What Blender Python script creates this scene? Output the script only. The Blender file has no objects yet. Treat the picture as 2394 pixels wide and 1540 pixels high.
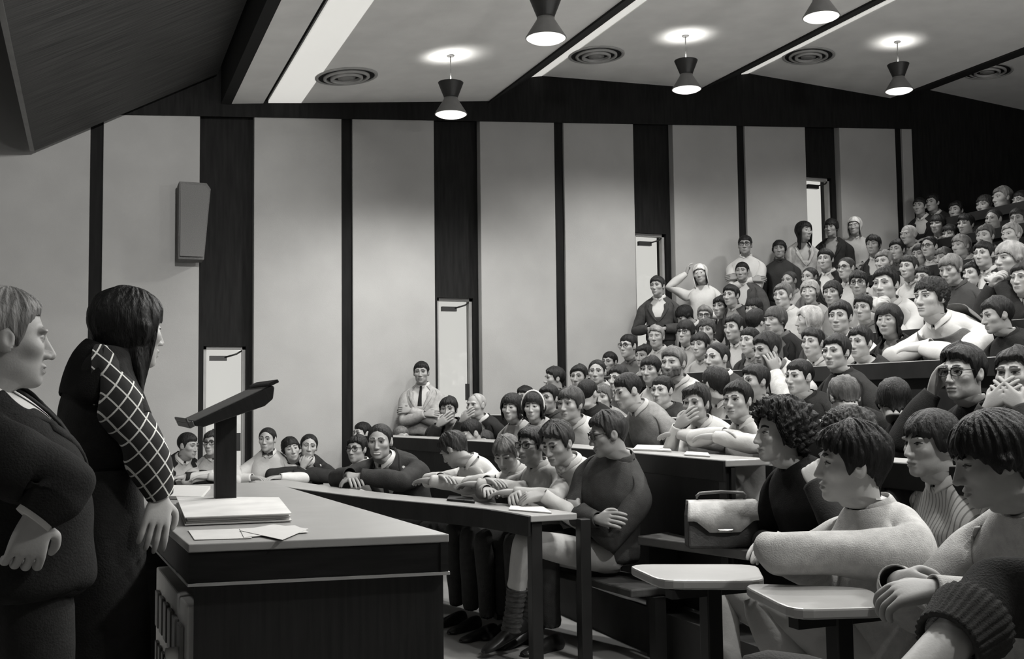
import bpy, bmesh, math, random
import numpy as np
from mathutils import Vector, Matrix, Quaternion, noise as mnoise
random.seed(7)
rng = np.random.default_rng(7)
PI = math.pi
sc = bpy.context.scene
COL = sc.collection
W_IMG, H_IMG, F = 2394.0, 1540.0, 2480.0
CAM = Vector((0.0, 0.0, 1.43))
HYAW = math.atan2(.3714, .9285)          # camera turned from the far side wall towards the back of the hall
PITCH = math.radians(3.78)
ROLL = math.radians(0.70)

# ------------------------------------------------------------------ camera
cd = bpy.data.cameras.new('camera'); cam = bpy.data.objects.new('camera', cd); COL.objects.link(cam)
cd.sensor_fit = 'HORIZONTAL'; cd.sensor_width = 36.0; cd.lens = 36.0 * F / W_IMG
cd.clip_start = .05; cd.clip_end = 200
fw = Vector((math.sin(HYAW) * math.cos(PITCH), math.cos(HYAW) * math.cos(PITCH), math.sin(PITCH)))
rt = Vector((math.cos(HYAW), -math.sin(HYAW), 0)); up = rt.cross(fw)
rt2 = rt * math.cos(ROLL) - up * math.sin(ROLL); up2 = up * math.cos(ROLL) + rt * math.sin(ROLL)
R3 = Matrix((rt2, up2, -fw)).transposed()
cam.matrix_world = Matrix.Translation(CAM) @ R3.to_4x4()
sc.camera = cam

def ray(px, py):
    d = rt2 * ((px - W_IMG / 2) / F) - up2 * ((py - H_IMG / 2) / F) + fw
    return d
def at_plane(px, py, axis, v):
    d = ray(px, py); t = (v - CAM[axis]) / d[axis]
    return CAM + d * t
def at_depth(px, py, Z):
    return CAM + ray(px, py) * Z

# ------------------------------------------------------------------ materials
MATS = {}
def M(name, g, rough=.6, var=.12, scale=8.0, bump=0.0, bscale=60.0, stretch=None, spec=.35, tint=(1.008, 1.0, .978), metal=0.0):
    if name in MATS: return MATS[name]
    m = bpy.data.materials.new(name); m.use_nodes = True; nt = m.node_tree
    b = nt.nodes['Principled BSDF']; N = nt.nodes.new; Lk = nt.links.new
    tc = N('ShaderNodeTexCoord'); mp = N('ShaderNodeMapping'); Lk(tc.outputs['Object'], mp.inputs['Vector'])
    if stretch: mp.inputs['Scale'].default_value = stretch
    nz = N('ShaderNodeTexNoise'); nz.inputs['Scale'].default_value = scale; nz.inputs['Detail'].default_value = 4.0
    Lk(mp.outputs['Vector'], nz.inputs['Vector'])
    cr = N('ShaderNodeValToRGB')
    lo, hi = max(g * (1 - var), 0), min(g * (1 + var), 1)
    cr.color_ramp.elements[0].position = .3; cr.color_ramp.elements[1].position = .7
    cr.color_ramp.elements[0].color = (lo * tint[0], lo * tint[1], lo * tint[2], 1)
    cr.color_ramp.elements[1].color = (min(hi * tint[0], 1), hi * tint[1], hi * tint[2], 1)
    Lk(nz.outputs['Fac'], cr.inputs['Fac']); Lk(cr.outputs['Color'], b.inputs['Base Color'])
    b.inputs['Roughness'].default_value = rough; b.inputs['Specular IOR Level'].default_value = spec
    b.inputs['Metallic'].default_value = metal
    if bump:
        n2 = N('ShaderNodeTexNoise'); n2.inputs['Scale'].default_value = bscale; n2.inputs['Detail'].default_value = 3.0
        Lk(mp.outputs['Vector'], n2.inputs['Vector'])
        bp = N('ShaderNodeBump'); bp.inputs['Strength'].default_value = bump; bp.inputs['Distance'].default_value = .01
        Lk(n2.outputs['Fac'], bp.inputs['Height']); Lk(bp.outputs['Normal'], b.inputs['Normal'])
    MATS[name] = m
    return m
def M_emit(name, g, strength):
    m = bpy.data.materials.new(name); m.use_nodes = True; b = m.node_tree.nodes['Principled BSDF']
    b.inputs['Base Color'].default_value = (.8, .8, .76, 1)
    b.inputs['Emission Color'].default_value = (g * 1.02, g, g * .95, 1); b.inputs['Emission Strength'].default_value = strength
    MATS[name] = m
    return m

plaster = M('plaster', .33, .9, .05, 3, .08, 120)
dark_timber = M('dark_timber', .010, .7, .35, 6, .1, 40, (6, 6, .6), spec=.12)
dark_strip = M('dark_strip', .008, .7, .3, 6, .05, 40, (6, 6, .6), spec=.12)
ceiling_paint = M('ceiling_paint', .88, .9, .04, 4, .08, 90)
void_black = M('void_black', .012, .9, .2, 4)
canopy_wood = M('canopy_wood', .055, .7, .6, 5, .25, 18, (.25, 14, 1))
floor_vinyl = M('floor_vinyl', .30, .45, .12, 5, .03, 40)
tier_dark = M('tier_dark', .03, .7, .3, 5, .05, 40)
bench_side = M('bench_side', .010, .5, .35, 7, .06, 40, (1, 1, 9), spec=.2)
bench_top = M('bench_top', .31, .34, .05, 10, .02, 60)
desk_top = M('desk_top', .31, .32, .06, 10, .02, 60)
desk_dark = M('desk_dark', .011, .5, .3, 8, .05, 40, (6, 1, 1), spec=.2)
seat_wood = M('seat_wood', .06, .45, .3, 7, .05, 40, (6, 1, 1))
steel_black = M('steel_black', .014, .4, .2, 8)
paper = M('paper', .55, .8, .03, 14)
paper_grey = M('paper_grey', .55, .8, .05, 14)
lamp_dark = M('lamp_dark', .030, .45, .15, 9)
lamp_metal = M('lamp_metal', .16, .4, .12, 9)
white_paint = M('white_paint', .80, .5, .03, 9)
chrome = M('chrome', .6, .25, .05, 9, metal=1.0)
lens_glow = M_emit('lens_glow', 1.0, 1.15)
trough_glow = M_emit('trough_glow', 1.0, .50)

# ------------------------------------------------------------------ mesh helpers
class MB:
    def __init__(s): s.bm = bmesh.new()
    def box(s, a, b, mi=0):
        x0, y0, z0 = a; x1, y1, z1 = b
        v = [s.bm.verts.new(p) for p in ((x0,y0,z0),(x1,y0,z0),(x1,y1,z0),(x0,y1,z0),(x0,y0,z1),(x1,y0,z1),(x1,y1,z1),(x0,y1,z1))]
        for q in ((3,2,1,0),(4,5,6,7),(0,1,5,4),(1,2,6,5),(2,3,7,6),(3,0,4,7)):
            f = s.bm.faces.new([v[i] for i in q]); f.material_index = mi
        return v
    def prism(s, poly, dirv, mi=0):
        a = [s.bm.verts.new(p) for p in poly]; b = [s.bm.verts.new(Vector(p) + Vector(dirv)) for p in poly]
        n = len(a)
        f1 = s.bm.faces.new(a); f2 = s.bm.faces.new(b[::-1])
        fs = [f1, f2] + [s.bm.faces.new((a[i], b[i], b[(i+1) % n], a[(i+1) % n])) for i in range(n)]
        for f in fs: f.material_index = mi
        bmesh.ops.recalc_face_normals(s.bm, faces=fs)
    def lathe(s, prof, n=32, c=(0,0,0), mi=0, smooth=True):
        rings = []
        for r, z in prof:
            rings.append([s.bm.verts.new((c[0]+r*math.cos(2*PI*i/n), c[1]+r*math.sin(2*PI*i/n), c[2]+z)) for i in range(n)])
        for a, b in zip(rings, rings[1:]):
            for i in range(n):
                f = s.bm.faces.new((a[i], a[(i+1)%n], b[(i+1)%n], b[i])); f.material_index = mi; f.smooth = smooth
        for rg in (rings[0], rings[-1]):
            f = s.bm.faces.new(rg); f.material_index = mi
    def tube(s, pts, r, n=8, mi=0, cap=True):
        pts = [Vector(p) for p in pts]; rings = []; up_ = Vector((0,0,1))
        rr = r if isinstance(r, (list, tuple)) else [r]*len(pts)
        for i, p in enumerate(pts):
            t = (pts[min(i+1, len(pts)-1)] - pts[max(i-1, 0)]).normalized()
            u = t.cross(up_) if abs(t.z) < .95 else t.cross(Vector((1,0,0))); u.normalize(); w = t.cross(u)
            rings.append([s.bm.verts.new(p + (u*math.cos(2*PI*k/n) + w*math.sin(2*PI*k/n))*rr[i]) for k in range(n)])
        for a, b in zip(rings, rings[1:]):
            for k in range(n):
                f = s.bm.faces.new((a[k], b[k], b[(k+1)%n], a[(k+1)%n])); f.material_index = mi; f.smooth = True
        if cap:
            s.bm.faces.new(rings[0][::-1]).material_index = mi; s.bm.faces.new(rings[-1]).material_index = mi
    def build(s, name, mats, parent=None, bevel=0.0, loc=None, rot=None, rec=True):
        if rec: bmesh.ops.recalc_face_normals(s.bm, faces=s.bm.faces)
        me = bpy.data.meshes.new(name); s.bm.to_mesh(me); s.bm.free()
        for m in (mats if isinstance(mats, (list, tuple)) else [mats]): me.materials.append(m)
        o = bpy.data.objects.new(name, me); COL.objects.link(o)
        if parent: o.parent = parent
        if loc: o.location = loc
        if rot: o.rotation_euler = rot
        if bevel:
            md = o.modifiers.new('edge', 'BEVEL'); md.width = bevel; md.segments = 2; md.limit_method = 'ANGLE'; md.angle_limit = math.radians(40)
        return o
def tag(o, label, cat, group=None, kind=None):
    o['label'] = label; o['category'] = cat
    if group: o['group'] = group
    if kind: o['kind'] = kind
    return o
def empty(name, loc=(0,0,0), rotz=0.0):
    o = bpy.data.objects.new(name, None); COL.objects.link(o); o.location = loc; o.rotation_euler = (0,0,rotz); o.empty_display_size = .1
    return o
def struct(o): o['kind'] = 'structure'; return o
def copy_tree(o, parent=None):
    c = o.copy(); COL.objects.link(c)
    if parent: c.parent = parent
    for ch in list(o.children): copy_tree(ch, c)
    return c

# ------------------------------------------------------------------ rake of the hall
FL_L = [-9, 1.29, 1.3, 2.1, 3.15, 3.95, 4.75, 5.55, 6.35, 7.2, 8.05, 8.9, 9.8]
ROW_FLOOR = [.17, .38, .58, .88, 1.14, 1.45, 1.82, 2.20, 2.58]
ROW_L = [2.40, 3.15, 3.95, 4.75, 5.55, 6.35, 7.20, 8.05, 8.90]
def row_L(k, W):
    if k == 0: return float(np.interp(W, [4.5, 5.2, 5.6, 6.0, 6.9, 8.0, 9.5], [2.42, 2.35, 2.22, 2.08, 1.82, 1.58, 1.35]))
    return ROW_L[k] - (.035, .02, .01)[min(k - 1, 2)] * max(W - 5, 0) ** 2 * (1 if k < 4 else 0)
def tier_floor(L):
    f = .15 if L > 1.3 else 0.0
    for k in range(1, 9):
        if L > ROW_L[k] - .52: f = ROW_FLOOR[k]
    return f
NEAR_L = [2.10, 2.78, 3.42]; NEAR_FLOOR = [.13, .22, .38]

YW = 9.71      # face of the far side wall
# ------------------------------------------------------------------ room shell
b = MB(); b.box((-1.6, -4.2, -.2), (1.3, YW + .3, 0)); struct(b.build('floor', floor_vinyl))
for k in range(9):
    l0 = 1.3 if k == 0 else ROW_L[k] - .52
    l1 = (ROW_L[k+1] - .52) if k < 8 else 11.2
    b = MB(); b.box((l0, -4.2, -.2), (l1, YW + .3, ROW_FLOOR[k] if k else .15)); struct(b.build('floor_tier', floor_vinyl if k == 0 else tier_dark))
# stage wall and unseen enclosing walls
b = MB(); b.box((-1.8, -4.2, 0), (-1.6, YW + .3, 5.8)); struct(b.build('wall_front', plaster))
b = MB(); b.box((-1.8, -4.4, 0), (11.4, -4.2, 5.8)); struct(b.build('wall_near', plaster))
b = MB(); b.box((11.2, -4.2, 0), (11.4, YW + .3, 5.8)); struct(b.build('wall_back', dark_timber))
b = MB(); b.box((-1.8, -4.4, 5.8), (11.4, YW + .4, 5.95)); struct(b.build('ceiling', void_black))
# far side wall: dark backing with tall door openings, pale panels and dark strips in front of it
def LS(s): return 1.14 + 2.19 * s
DOOR_TOP = {-1: 1.9, 0: 1.94, 1: 2.43, 2: 3.17, 3: 3.92, 4: 4.3}
bb = MB()
xs = [-1.8]
for s in range(-1, 4):
    c = LS(s); w = .185
    if s >= 0:
        bb.box((xs[-1], YW + .10, 0), (c - w, YW + .30, 5.8)); 
        zt = DOOR_TOP[s]
        bb.box((c - w, YW + .10, zt), (c + w, YW + .30, 5.8))
        fz = zt - 2.0
        bb.box((c - w, YW + .10, 0), (c + w, YW + .30, max(fz, 0.001)))
        xs.append(c + w)
bb.box((xs[-1], YW + .10, 0), (11.4, YW + .30, 5.8))
struct(bb.build('wall_side', dark_timber))
edges = []
for s in range(-1, 4):
    edges.append((LS(s) + .238, LS(s) + 1.095 - .052)); edges.append((LS(s) + 1.095 + .052, LS(s + 1) - .238))
edges = [e for e in edges if e[1] > -1.6]
n = 0
for (x0, x1) in edges:
    if x0 > 9.0: continue
    n += 1
    b = MB(); b.box((max(x0, -1.6), YW, 0), (x1, YW + .098, 5.4)); struct(b.build('wall_panel', plaster, bevel=.006))
for s in range(-1, 4):
    c = LS(s) + 1.095
    b = MB(); b.box((c - .052, YW + .03, 0), (c + .052, YW + .098, 5.4)); struct(b.build('trim_%d' % (s + 2), dark_strip))
b = MB(); b.box((9.0, YW - .01, 0), (11.2, YW + .098, 5.6)); struct(b.build('wall_cladding', dark_timber))

b = MB(); b.prism([(-.42, YW - .012, 3.90), (9.0, YW - .012, 4.56), (9.0, YW - .012, 5.5), (-.42, YW - .012, 5.5)], (0, .011, 0)); struct(b.build('trim_9', dark_timber))  # dark band standing in for the shade on the upper side wall
glass = bpy.data.materials.new('door_glass'); glass.use_nodes = True
nt = glass.node_tree; nt.nodes.remove(nt.nodes['Principled BSDF']); N = nt.nodes.new
tr = N('ShaderNodeBsdfTransparent'); gl = N('ShaderNodeBsdfGlossy'); gl.inputs['Roughness'].default_value = .03; mx = N('ShaderNodeMixShader'); mx.inputs[0].default_value = .05
nz = N('ShaderNodeTexNoise'); nz.inputs['Scale'].default_value = 1.5; cr = N('ShaderNodeValToRGB'); cr.color_ramp.elements[0].color = (.97, .97, .96, 1); cr.color_ramp.elements[1].color = (1, 1, .98, 1)
nt.links.new(nz.outputs['Fac'], cr.inputs['Fac']); nt.links.new(cr.outputs['Color'], tr.inputs['Color'])
nt.links.new(tr.outputs[0], mx.inputs[1]); nt.links.new(gl.outputs[0], mx.inputs[2]); nt.links.new(mx.outputs[0], nt.nodes['Material Output'].inputs['Surface'])
frame_grey = M('frame_grey', .30, .5, .1, 8)
for s in range(0, 4):
    c = LS(s); zt = DOOR_TOP[s]; zb = max(zt - 2.0, 0); w = .185
    d = empty('door_%d' % (s + 1), (c, YW + .17, zb)); d['kind'] = 'structure'
    b = MB(); t = .028
    b.box((-w, -.03, 0), (-w + t, .03, zt - zb)); b.box((w - t, -.03, 0), (w, .03, zt - zb)); b.box((-w, -.03, zt - zb - t), (w, .03, zt - zb)); b.box((-w, -.03, 0), (w, .03, .07))
    b.build('door_frame', frame_grey, d)
    b = MB(); b.box((-w + t, -.006, .07), (w - t, .006, zt - zb - t)); b.build('glass_pane', glass, d)
    b = MB(); b.box((-.13, -.055, zt - zb - .13), (.02, -.012, zt - zb - .085)); b.tube([(0.0, -.05, zt - zb - .10), (.10, -.07, zt - zb - .07), (.15, -.03, zt - zb - .04)], .008); b.build('door_closer', steel_black, d)
    b = MB(); b.box((w - .075, -.05, 1.0), (w - .04, -.02, 1.16)); b.build('handle', steel_black, d)

# ceiling: raised and tilted bays (L0, z0 -> L1, z1), running right across the hall
def slab(name, l0, z0, l1, z1, mat, th=.07, y0=-4.2, y1=YW + .005):
    b = MB(); b.prism([(l0, y1, z0), (l1, y1, z1), (l1, y1, z1 + th), (l0, y1, z0 + th)], (0, y0 - y1, 0)); return struct(b.build(name, mat))
slab('ceiling_bay', 1.17, 4.13, 1.455, 4.16, ceiling_paint)
slab('ceiling_bay', 1.80, 4.195, 3.66, 4.39, ceiling_paint)
slab('ceiling_bay', 4.25, 4.705, 6.11, 4.76, ceiling_paint)
slab('ceiling_bay', 6.74, 4.99, 8.69, 4.90, ceiling_paint)
slab('ceiling_bay', 9.25, 5.06, 11.2, 4.92, ceiling_paint)
# dark risers and beams between the bays
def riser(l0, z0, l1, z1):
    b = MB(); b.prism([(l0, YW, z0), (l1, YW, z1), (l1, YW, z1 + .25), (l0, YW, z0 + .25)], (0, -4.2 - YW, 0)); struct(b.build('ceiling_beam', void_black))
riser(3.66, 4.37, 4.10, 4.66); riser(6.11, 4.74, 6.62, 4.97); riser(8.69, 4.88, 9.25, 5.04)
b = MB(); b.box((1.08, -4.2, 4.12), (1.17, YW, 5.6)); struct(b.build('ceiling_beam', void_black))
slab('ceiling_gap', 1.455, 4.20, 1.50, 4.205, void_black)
# luminous troughs
for (l0, z0, l1, z1, lab) in ((1.50, 4.165, 1.80, 4.193, 'wide luminous ceiling trough over the front seats'), (4.11, 4.675, 4.235, 4.70, 'narrow luminous ceiling trough between first and second ceiling bays'), (6.63, 4.965, 6.72, 4.985, 'slim luminous ceiling trough between second and third ceiling bays')):
    t = empty('ceiling_light', ((l0 + l1) / 2, YW - .02, z0)); tag(t, lab, 'ceiling light', 'luminous ceiling troughs')
    cx = (l0 + l1) / 2
    b = MB(); b.prism([(l0 - cx, 0, 0), (l1 - cx, 0, z1 - z0), (l1 - cx, 0, z1 - z0 + .02), (l0 - cx, 0, .02)], (0, -13.8, 0)); b.build('diffuser', trough_glow, t)
    b = MB()
    b.prism([(l0 - cx - .012, 0, .021), (l1 - cx + .012, 0, z1 - z0 + .021), (l1 - cx + .012, 0, z1 - z0 + .09), (l0 - cx - .012, 0, .09)], (0, -13.8, 0)); b.build('housing', lamp_dark, t)
# sloped timber reflector over the stage
can = empty('acoustic_canopy', (-.44, YW - .12, 3.55)); tag(can, 'dark slatted timber canopy sloping up over the lecturers', 'canopy')
b = MB(); b.prism([(0, 0, 0), (1.48, 0, .81), (1.48, 0, .86), (0, 0, .05)], (0, -11, 0)); b.build('timber_panel', canopy_wood, can)
b = MB(); b.box((-.035, -11, -.005), (-.001, 0, .075)); b.build('edge_strip', M('edge_strip', .22, .5), can)
for (x, y) in ((.25, -2.0), (1.2, -2.0), (.25, -7), (1.2, -7)):
    b = MB(); b.tube([(x, y, .55 * x + .05), (x, y, 2.2)], .008); b.build('hanger_rod', steel_black, can)

# column loudspeaker on the wall
p = at_plane(452, 520, 1, YW - .16)
ls = empty('loudspeaker', (p.x, YW - .005, p.z)); tag(ls, 'grey tapered column loudspeaker mounted on the dark wall slot', 'loudspeaker')
hh = .335
b = MB(); prof = [(-.13, -hh), (.085, -hh), (.135, hh - .05), (.10, hh), (-.13, hh)]
b.prism([(x, -.23 - .03 * (z > 0), z) for x, z in prof], (0, .20, 0)); b.build('cabinet', M('speaker_cloth', .13, .8, .15, 60, .2, 300), ls, bevel=.006)
b = MB(); b.prism([(x * .9, -.265, z * .93) for x, z in prof], (0, .012, 0)); b.build('grille', M('speaker_grille', .15, .85, .2, 200, .3, 400), ls)
b = MB(); b.box((-.05, -.03, -.1), (.05, 0.0, .1)); b.build('wall_mount', steel_black, ls)

# pendant lamps
def make_pendant():
    r = empty('pendant_lamp')
    b = MB(); b.lathe([(.134, 0.0), (.136, .004), (.060, .125), (.058, .14)], 40); b.build('lower_shade', lamp_metal, r)
    b = MB(); b.lathe([(.058, .14), (.060, .15), (.104, .262), (.106, .268), (.098, .262), (.055, .16)], 40); b.build('upper_shade', lamp_dark, r)
    b = MB(); b.lathe([(.001, -.030), (.04, -.0285), (.08, -.022), (.11, -.012), (.131, .001), (.131, .003)], 40); b.build('diffuser', lens_glow, r)
    b = MB(); b.tube([(0, 0, .15), (0, 0, .50)], .005, 6); b.lathe([(.03, .49), (.035, .50), (.03, .505)], 16); b.build('stem', lamp_metal, r)
    return r
lamp0 = None
def ceil_z(l):
    for (l0, z0, l1, z1) in ((1.17, 4.13, 3.66, 4.39), (4.10, 4.70, 6.11, 4.76), (6.74, 4.99, 8.69, 4.90), (9.25, 5.06, 11.2, 4.92)):
        if l0 <= l <= l1: return z0 + (z1 - z0) * (l - l0) / (l1 - l0)
    return 4.4
LAMPS = []
PEND = [(2.77, 8.23, 'pendant lamp with double cone shade under the first ceiling bay, nearest the side wall'),
        (2.77, 6.26, 'pendant lamp cut by the picture top, second from the wall under the first bay'),
        (5.03, 8.22, 'pendant lamp with double cone shade under the second ceiling bay, nearest the side wall'),
        (5.01, 6.28, 'pendant lamp cut by the picture top under the second ceiling bay'),
        (7.48, 8.22, 'pendant lamp with double cone shade under the third ceiling bay')]
LAMP_SPOT_W, LAMP_UP_W = 190.0, 6.5
def lamp_lights(l, w, z, down=True, upl=True):
    if down:
        li = bpy.data.lights.new('lamp_down', 'SPOT'); li.energy = LAMP_SPOT_W * (1.0 if l < 4 else .85 if l < 6 else .48); li.spot_size = math.radians(160); li.spot_blend = .60; li.shadow_soft_size = .10; li.color = (1, .99, .965)
        o = bpy.data.objects.new('lamp_down', li); COL.objects.link(o); o.location = (l, w, z - .16)
    if upl:
        li = bpy.data.lights.new('lamp_up', 'SPOT'); li.energy = LAMP_UP_W * (1 if l < 7 else .7); li.spot_size = math.radians(122); li.spot_blend = .85; li.shadow_soft_size = .03; li.color = (1, .985, .95)
        o = bpy.data.objects.new('lamp_up', li); COL.objects.link(o); o.location = (l, w, z + .285); o.rotation_euler = (PI, 0, 0)
for (l, w, lab) in PEND:
    z = ceil_z(l) - .50
    if lamp0 is None: lamp0 = o = make_pendant()
    else: o = copy_tree(lamp0)
    o.location = (l, w, z); tag(o, lab, 'lamp', 'pendant lamps'); lamp_lights(l, w, z)
for l in (2.79, 5.07, 7.55):
    for w in (4.6, 2.75, .9):
        lamp_lights(l, w, ceil_z(l) - .50, upl=(w > 1))
li = bpy.data.lights.new('stage_lamp', 'SPOT'); li.energy = 26; li.spot_size = math.radians(140); li.spot_blend = .6; li.shadow_soft_size = .12; li.color = (1, .99, .965)
o = bpy.data.objects.new('stage_lamp', li); COL.objects.link(o); o.location = (-1.1, 2.4, 3.2)
li = bpy.data.lights.new('stage_spot', 'SPOT'); li.energy = 950; li.spot_size = math.radians(58); li.spot_blend = .7; li.shadow_soft_size = .10; li.color = (1, .99, .965)  # added spot without a fitting, brightens the stage end of the side wall
o = bpy.data.objects.new('stage_spot', li); COL.objects.link(o); o.location = (1.02, 2.6, 3.72); o.rotation_euler = (Vector((-.35, 9.7, 1.7)) - Vector(o.location)).to_track_quat('-Z', 'Y').to_euler()
for (x, y, z) in ((2.6, 1.0, 2.5), (5.2, 1.5, 2.9), (7.8, 2.0, 3.3)):  # added unseen fill spots that lift the ceiling bays
    li = bpy.data.lights.new('uplighter', 'SPOT'); li.energy = 150; li.spot_size = math.radians(160); li.spot_blend = .4; li.shadow_soft_size = .2; li.color = (1, .99, .965)
    o = bpy.data.objects.new('uplighter', li); COL.objects.link(o); o.location = (x, y, z); o.rotation_euler = (PI - .5, 0, 0)
# round ceiling vents
def make_vent():
    r = empty('ceiling_vent')
    for (ra, rb, z0) in ((.27, .245, 0), (.20, .178, -.012), (.14, .12, -.022)):
        b = MB(); b.lathe([(ra, 0), (ra, z0 - .006), (rb, z0 - .012), (rb - .006, z0), (rb, .0)], 40); b.build('ring', M('vent_ring', .42, .5), r)
    b = MB(); b.lathe([(.075, 0), (.075, -.02), (.03, -.028)], 30); b.build('core', M('vent_core', .25, .5), r)
    b = MB(); b.lathe([(.25, -.003), (.25, .0)], 40); b.build('backing', void_black, r)
    return r
vent0 = None
for (px, py, (l0, z0, l1, z1), lab) in ((810, 178, (1.17, 4.13, 3.66, 4.39), 'round ringed ceiling vent beside the wide luminous trough'),
        (1394, 128, (4.10, 4.70, 6.11, 4.76), 'round ringed ceiling vent in the second ceiling bay'),
        (1890, 130, (6.74, 4.99, 8.69, 4.90), 'round ringed ceiling vent with a bright rim in the third ceiling bay'),
        (2308, 166, (9.25, 5.06, 11.2, 4.92), 'dim round ceiling vent in the shaded last ceiling bay')):
    a = math.atan2(z1 - z0, l1 - l0); nrm = Vector((-math.sin(a), 0, math.cos(a)))
    d = ray(px, py); t = nrm.dot(Vector((l0, 0, z0)) - CAM) / nrm.dot(d); p = CAM + d * t
    if vent0 is None: vent0 = o = make_vent()
    else: o = copy_tree(vent0)
    o.location = p - nrm * .002; o.rotation_euler = (0, -a, 0); tag(o, lab, 'vent', 'round ceiling vents')

# ------------------------------------------------------------------ world, colour
w = bpy.data.worlds.new('world'); sc.world = w; w.use_nodes = True
bg = w.node_tree.nodes['Background']; bg.inputs['Color'].default_value = (1, .99, .965, 1); bg.inputs['Strength'].default_value = .70
sc.view_settings.view_transform = 'Standard'; sc.view_settings.look = 'None'; sc.view_settings.gamma = 1; sc.view_settings.exposure = 0.0
sc.view_settings.use_curve_mapping = False
sc.cycles.max_bounces = 6; sc.cycles.diffuse_bounces = 3; sc.cycles.glossy_bounces = 2; sc.cycles.transparent_max_bounces = 6
sc.cycles.caustics_reflective = False; sc.cycles.caustics_refractive = False
sc.cycles.use_denoising = True; sc.cycles.use_adaptive_sampling = True; sc.cycles.adaptive_threshold = .05

# ================================================================== people
def nrm(v): return v / max(np.linalg.norm(v), 1e-9)
V3 = lambda *a: np.array(a, float)

def sd_ell(p, c, r):
    q = p - np.array(c); r = np.array(r)
    k0 = np.linalg.norm(q / r, axis=-1); k1 = np.linalg.norm(q / (r * r), axis=-1)
    return k0 * (k0 - 1) / np.maximum(k1, 1e-9)
def sd_cap(p, a, b, ra, rb):
    a = np.array(a); b = np.array(b); ab = b - a
    t = np.clip(((p - a) @ ab) / (ab @ ab), 0, 1)
    return np.linalg.norm(p - a - t[..., None] * ab, axis=-1) - (ra + (rb - ra) * t)
def smin(a, b, k):
    h = np.maximum(k - np.abs(a - b), 0) / k
    return np.minimum(a, b) - h * h * k * .25
def ssub(a, b, k): return -smin(-a, b, k)

def skull_sdf(p, o):
    jw = o.get('jaw', 1.0)
    d = sd_ell(p, (0, -.013, .022), (.075, .095, .083))
    d = smin(d, sd_ell(p, (0, .020, -.034), (.0600, .067, .079)), .03)
    d = smin(d, sd_ell(p, (0, .020, -.076), (.050 * jw, .056, .040)), .03)
    return d
def head_sdf(p, o):
    jw = o.get('jaw', 1.0); ns = o.get('nose', 1.0); fem = o.get('fem', 0)
    px = p.copy(); px[..., 0] = np.abs(px[..., 0])
    d = skull_sdf(px, o)
    d = smin(d, sd_ell(px, (0, .070, -.103), (.019 * jw, .017, .014)), .028)
    d = smin(d, sd_ell(px, (.042, .056, -.024), (.022, .022, .018)), .025)
    if not fem: d = smin(d, sd_ell(px, (.026, .079, .019), (.029, .014, .009)), .014)
    d = ssub(d, sd_ell(px, (.032, .101, .001), (.0215, .0245, .0140)), .014)
    d = smin(d, sd_ell(px, (.031, .0680, 0), (.0165, .0160, .0155)), .003)
    nose = sd_cap(px, (0, .084, .010), (0, .1045 + .008 * (ns - 1), -.037), .0065, .0105 * ns)
    nose = smin(nose, sd_ell(px, (.0115 * ns, .094, -.041), (.0075, .010, .0075)), .008)
    d = smin(d, nose, .010)
    wd = .0245 + .004 * o.get('smile', 0)
    d = smin(d, sd_ell(px, (0, .0865, -.0665), (wd, .0100, .0055)), .010)
    d = smin(d, sd_ell(px, (0, .0852, -.0790), (wd * .85, .0105, .0062)), .010)
    d = ssub(d, sd_cap(px, (0, .0980, -.0730), (wd * .9, .089, -.0720 + .005 * o.get('smile', 0)), .0034, .0022), .004)
    if o.get('ears', 1):
        e = sd_ell(px, (.077, -.010, -.008), (.011, .021, .033))
        e = ssub(e, sd_ell(px, (.0925, -.003, -.006), (.010, .011, .019)), .004)
        d = smin(d, e, .006)
    nr = .050 if fem else .056
    d = smin(d, sd_cap(p, (0, -.022, -.06), (0, -.048, -.24), nr - .002, nr), .025)
    return d
def solve_r(sdf, o, org, dirs, start=.26):
    t = np.full(dirs.shape[:-1], start)
    for _ in range(34):
        t = t - np.clip(sdf(org + dirs * t[..., None], o), -.02, .06) * .85
    return t
ORG = V3(0, .004, -.012)
def head_grid(o, nphi, nth):
    t = np.arange(nphi) / nphi * 2 * PI
    phi = t - .40 * np.sin(t)
    s = np.linspace(0, 1, nth)
    s = s + .07 * np.sin(2 * PI * s)      # finer over the face
    thm = np.radians(139 + 22 * (.5 + .5 * np.cos(phi)))
    th = .02 + (thm[None, :] - .02) * s[:, None]
    PH = np.broadcast_to(phi, th.shape)
    d = np.stack([np.sin(th) * np.sin(PH), np.sin(th) * np.cos(PH), np.cos(th)], -1)
    r = solve_r(head_sdf, o, ORG, d)
    return ORG + d * r[..., None], phi

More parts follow.
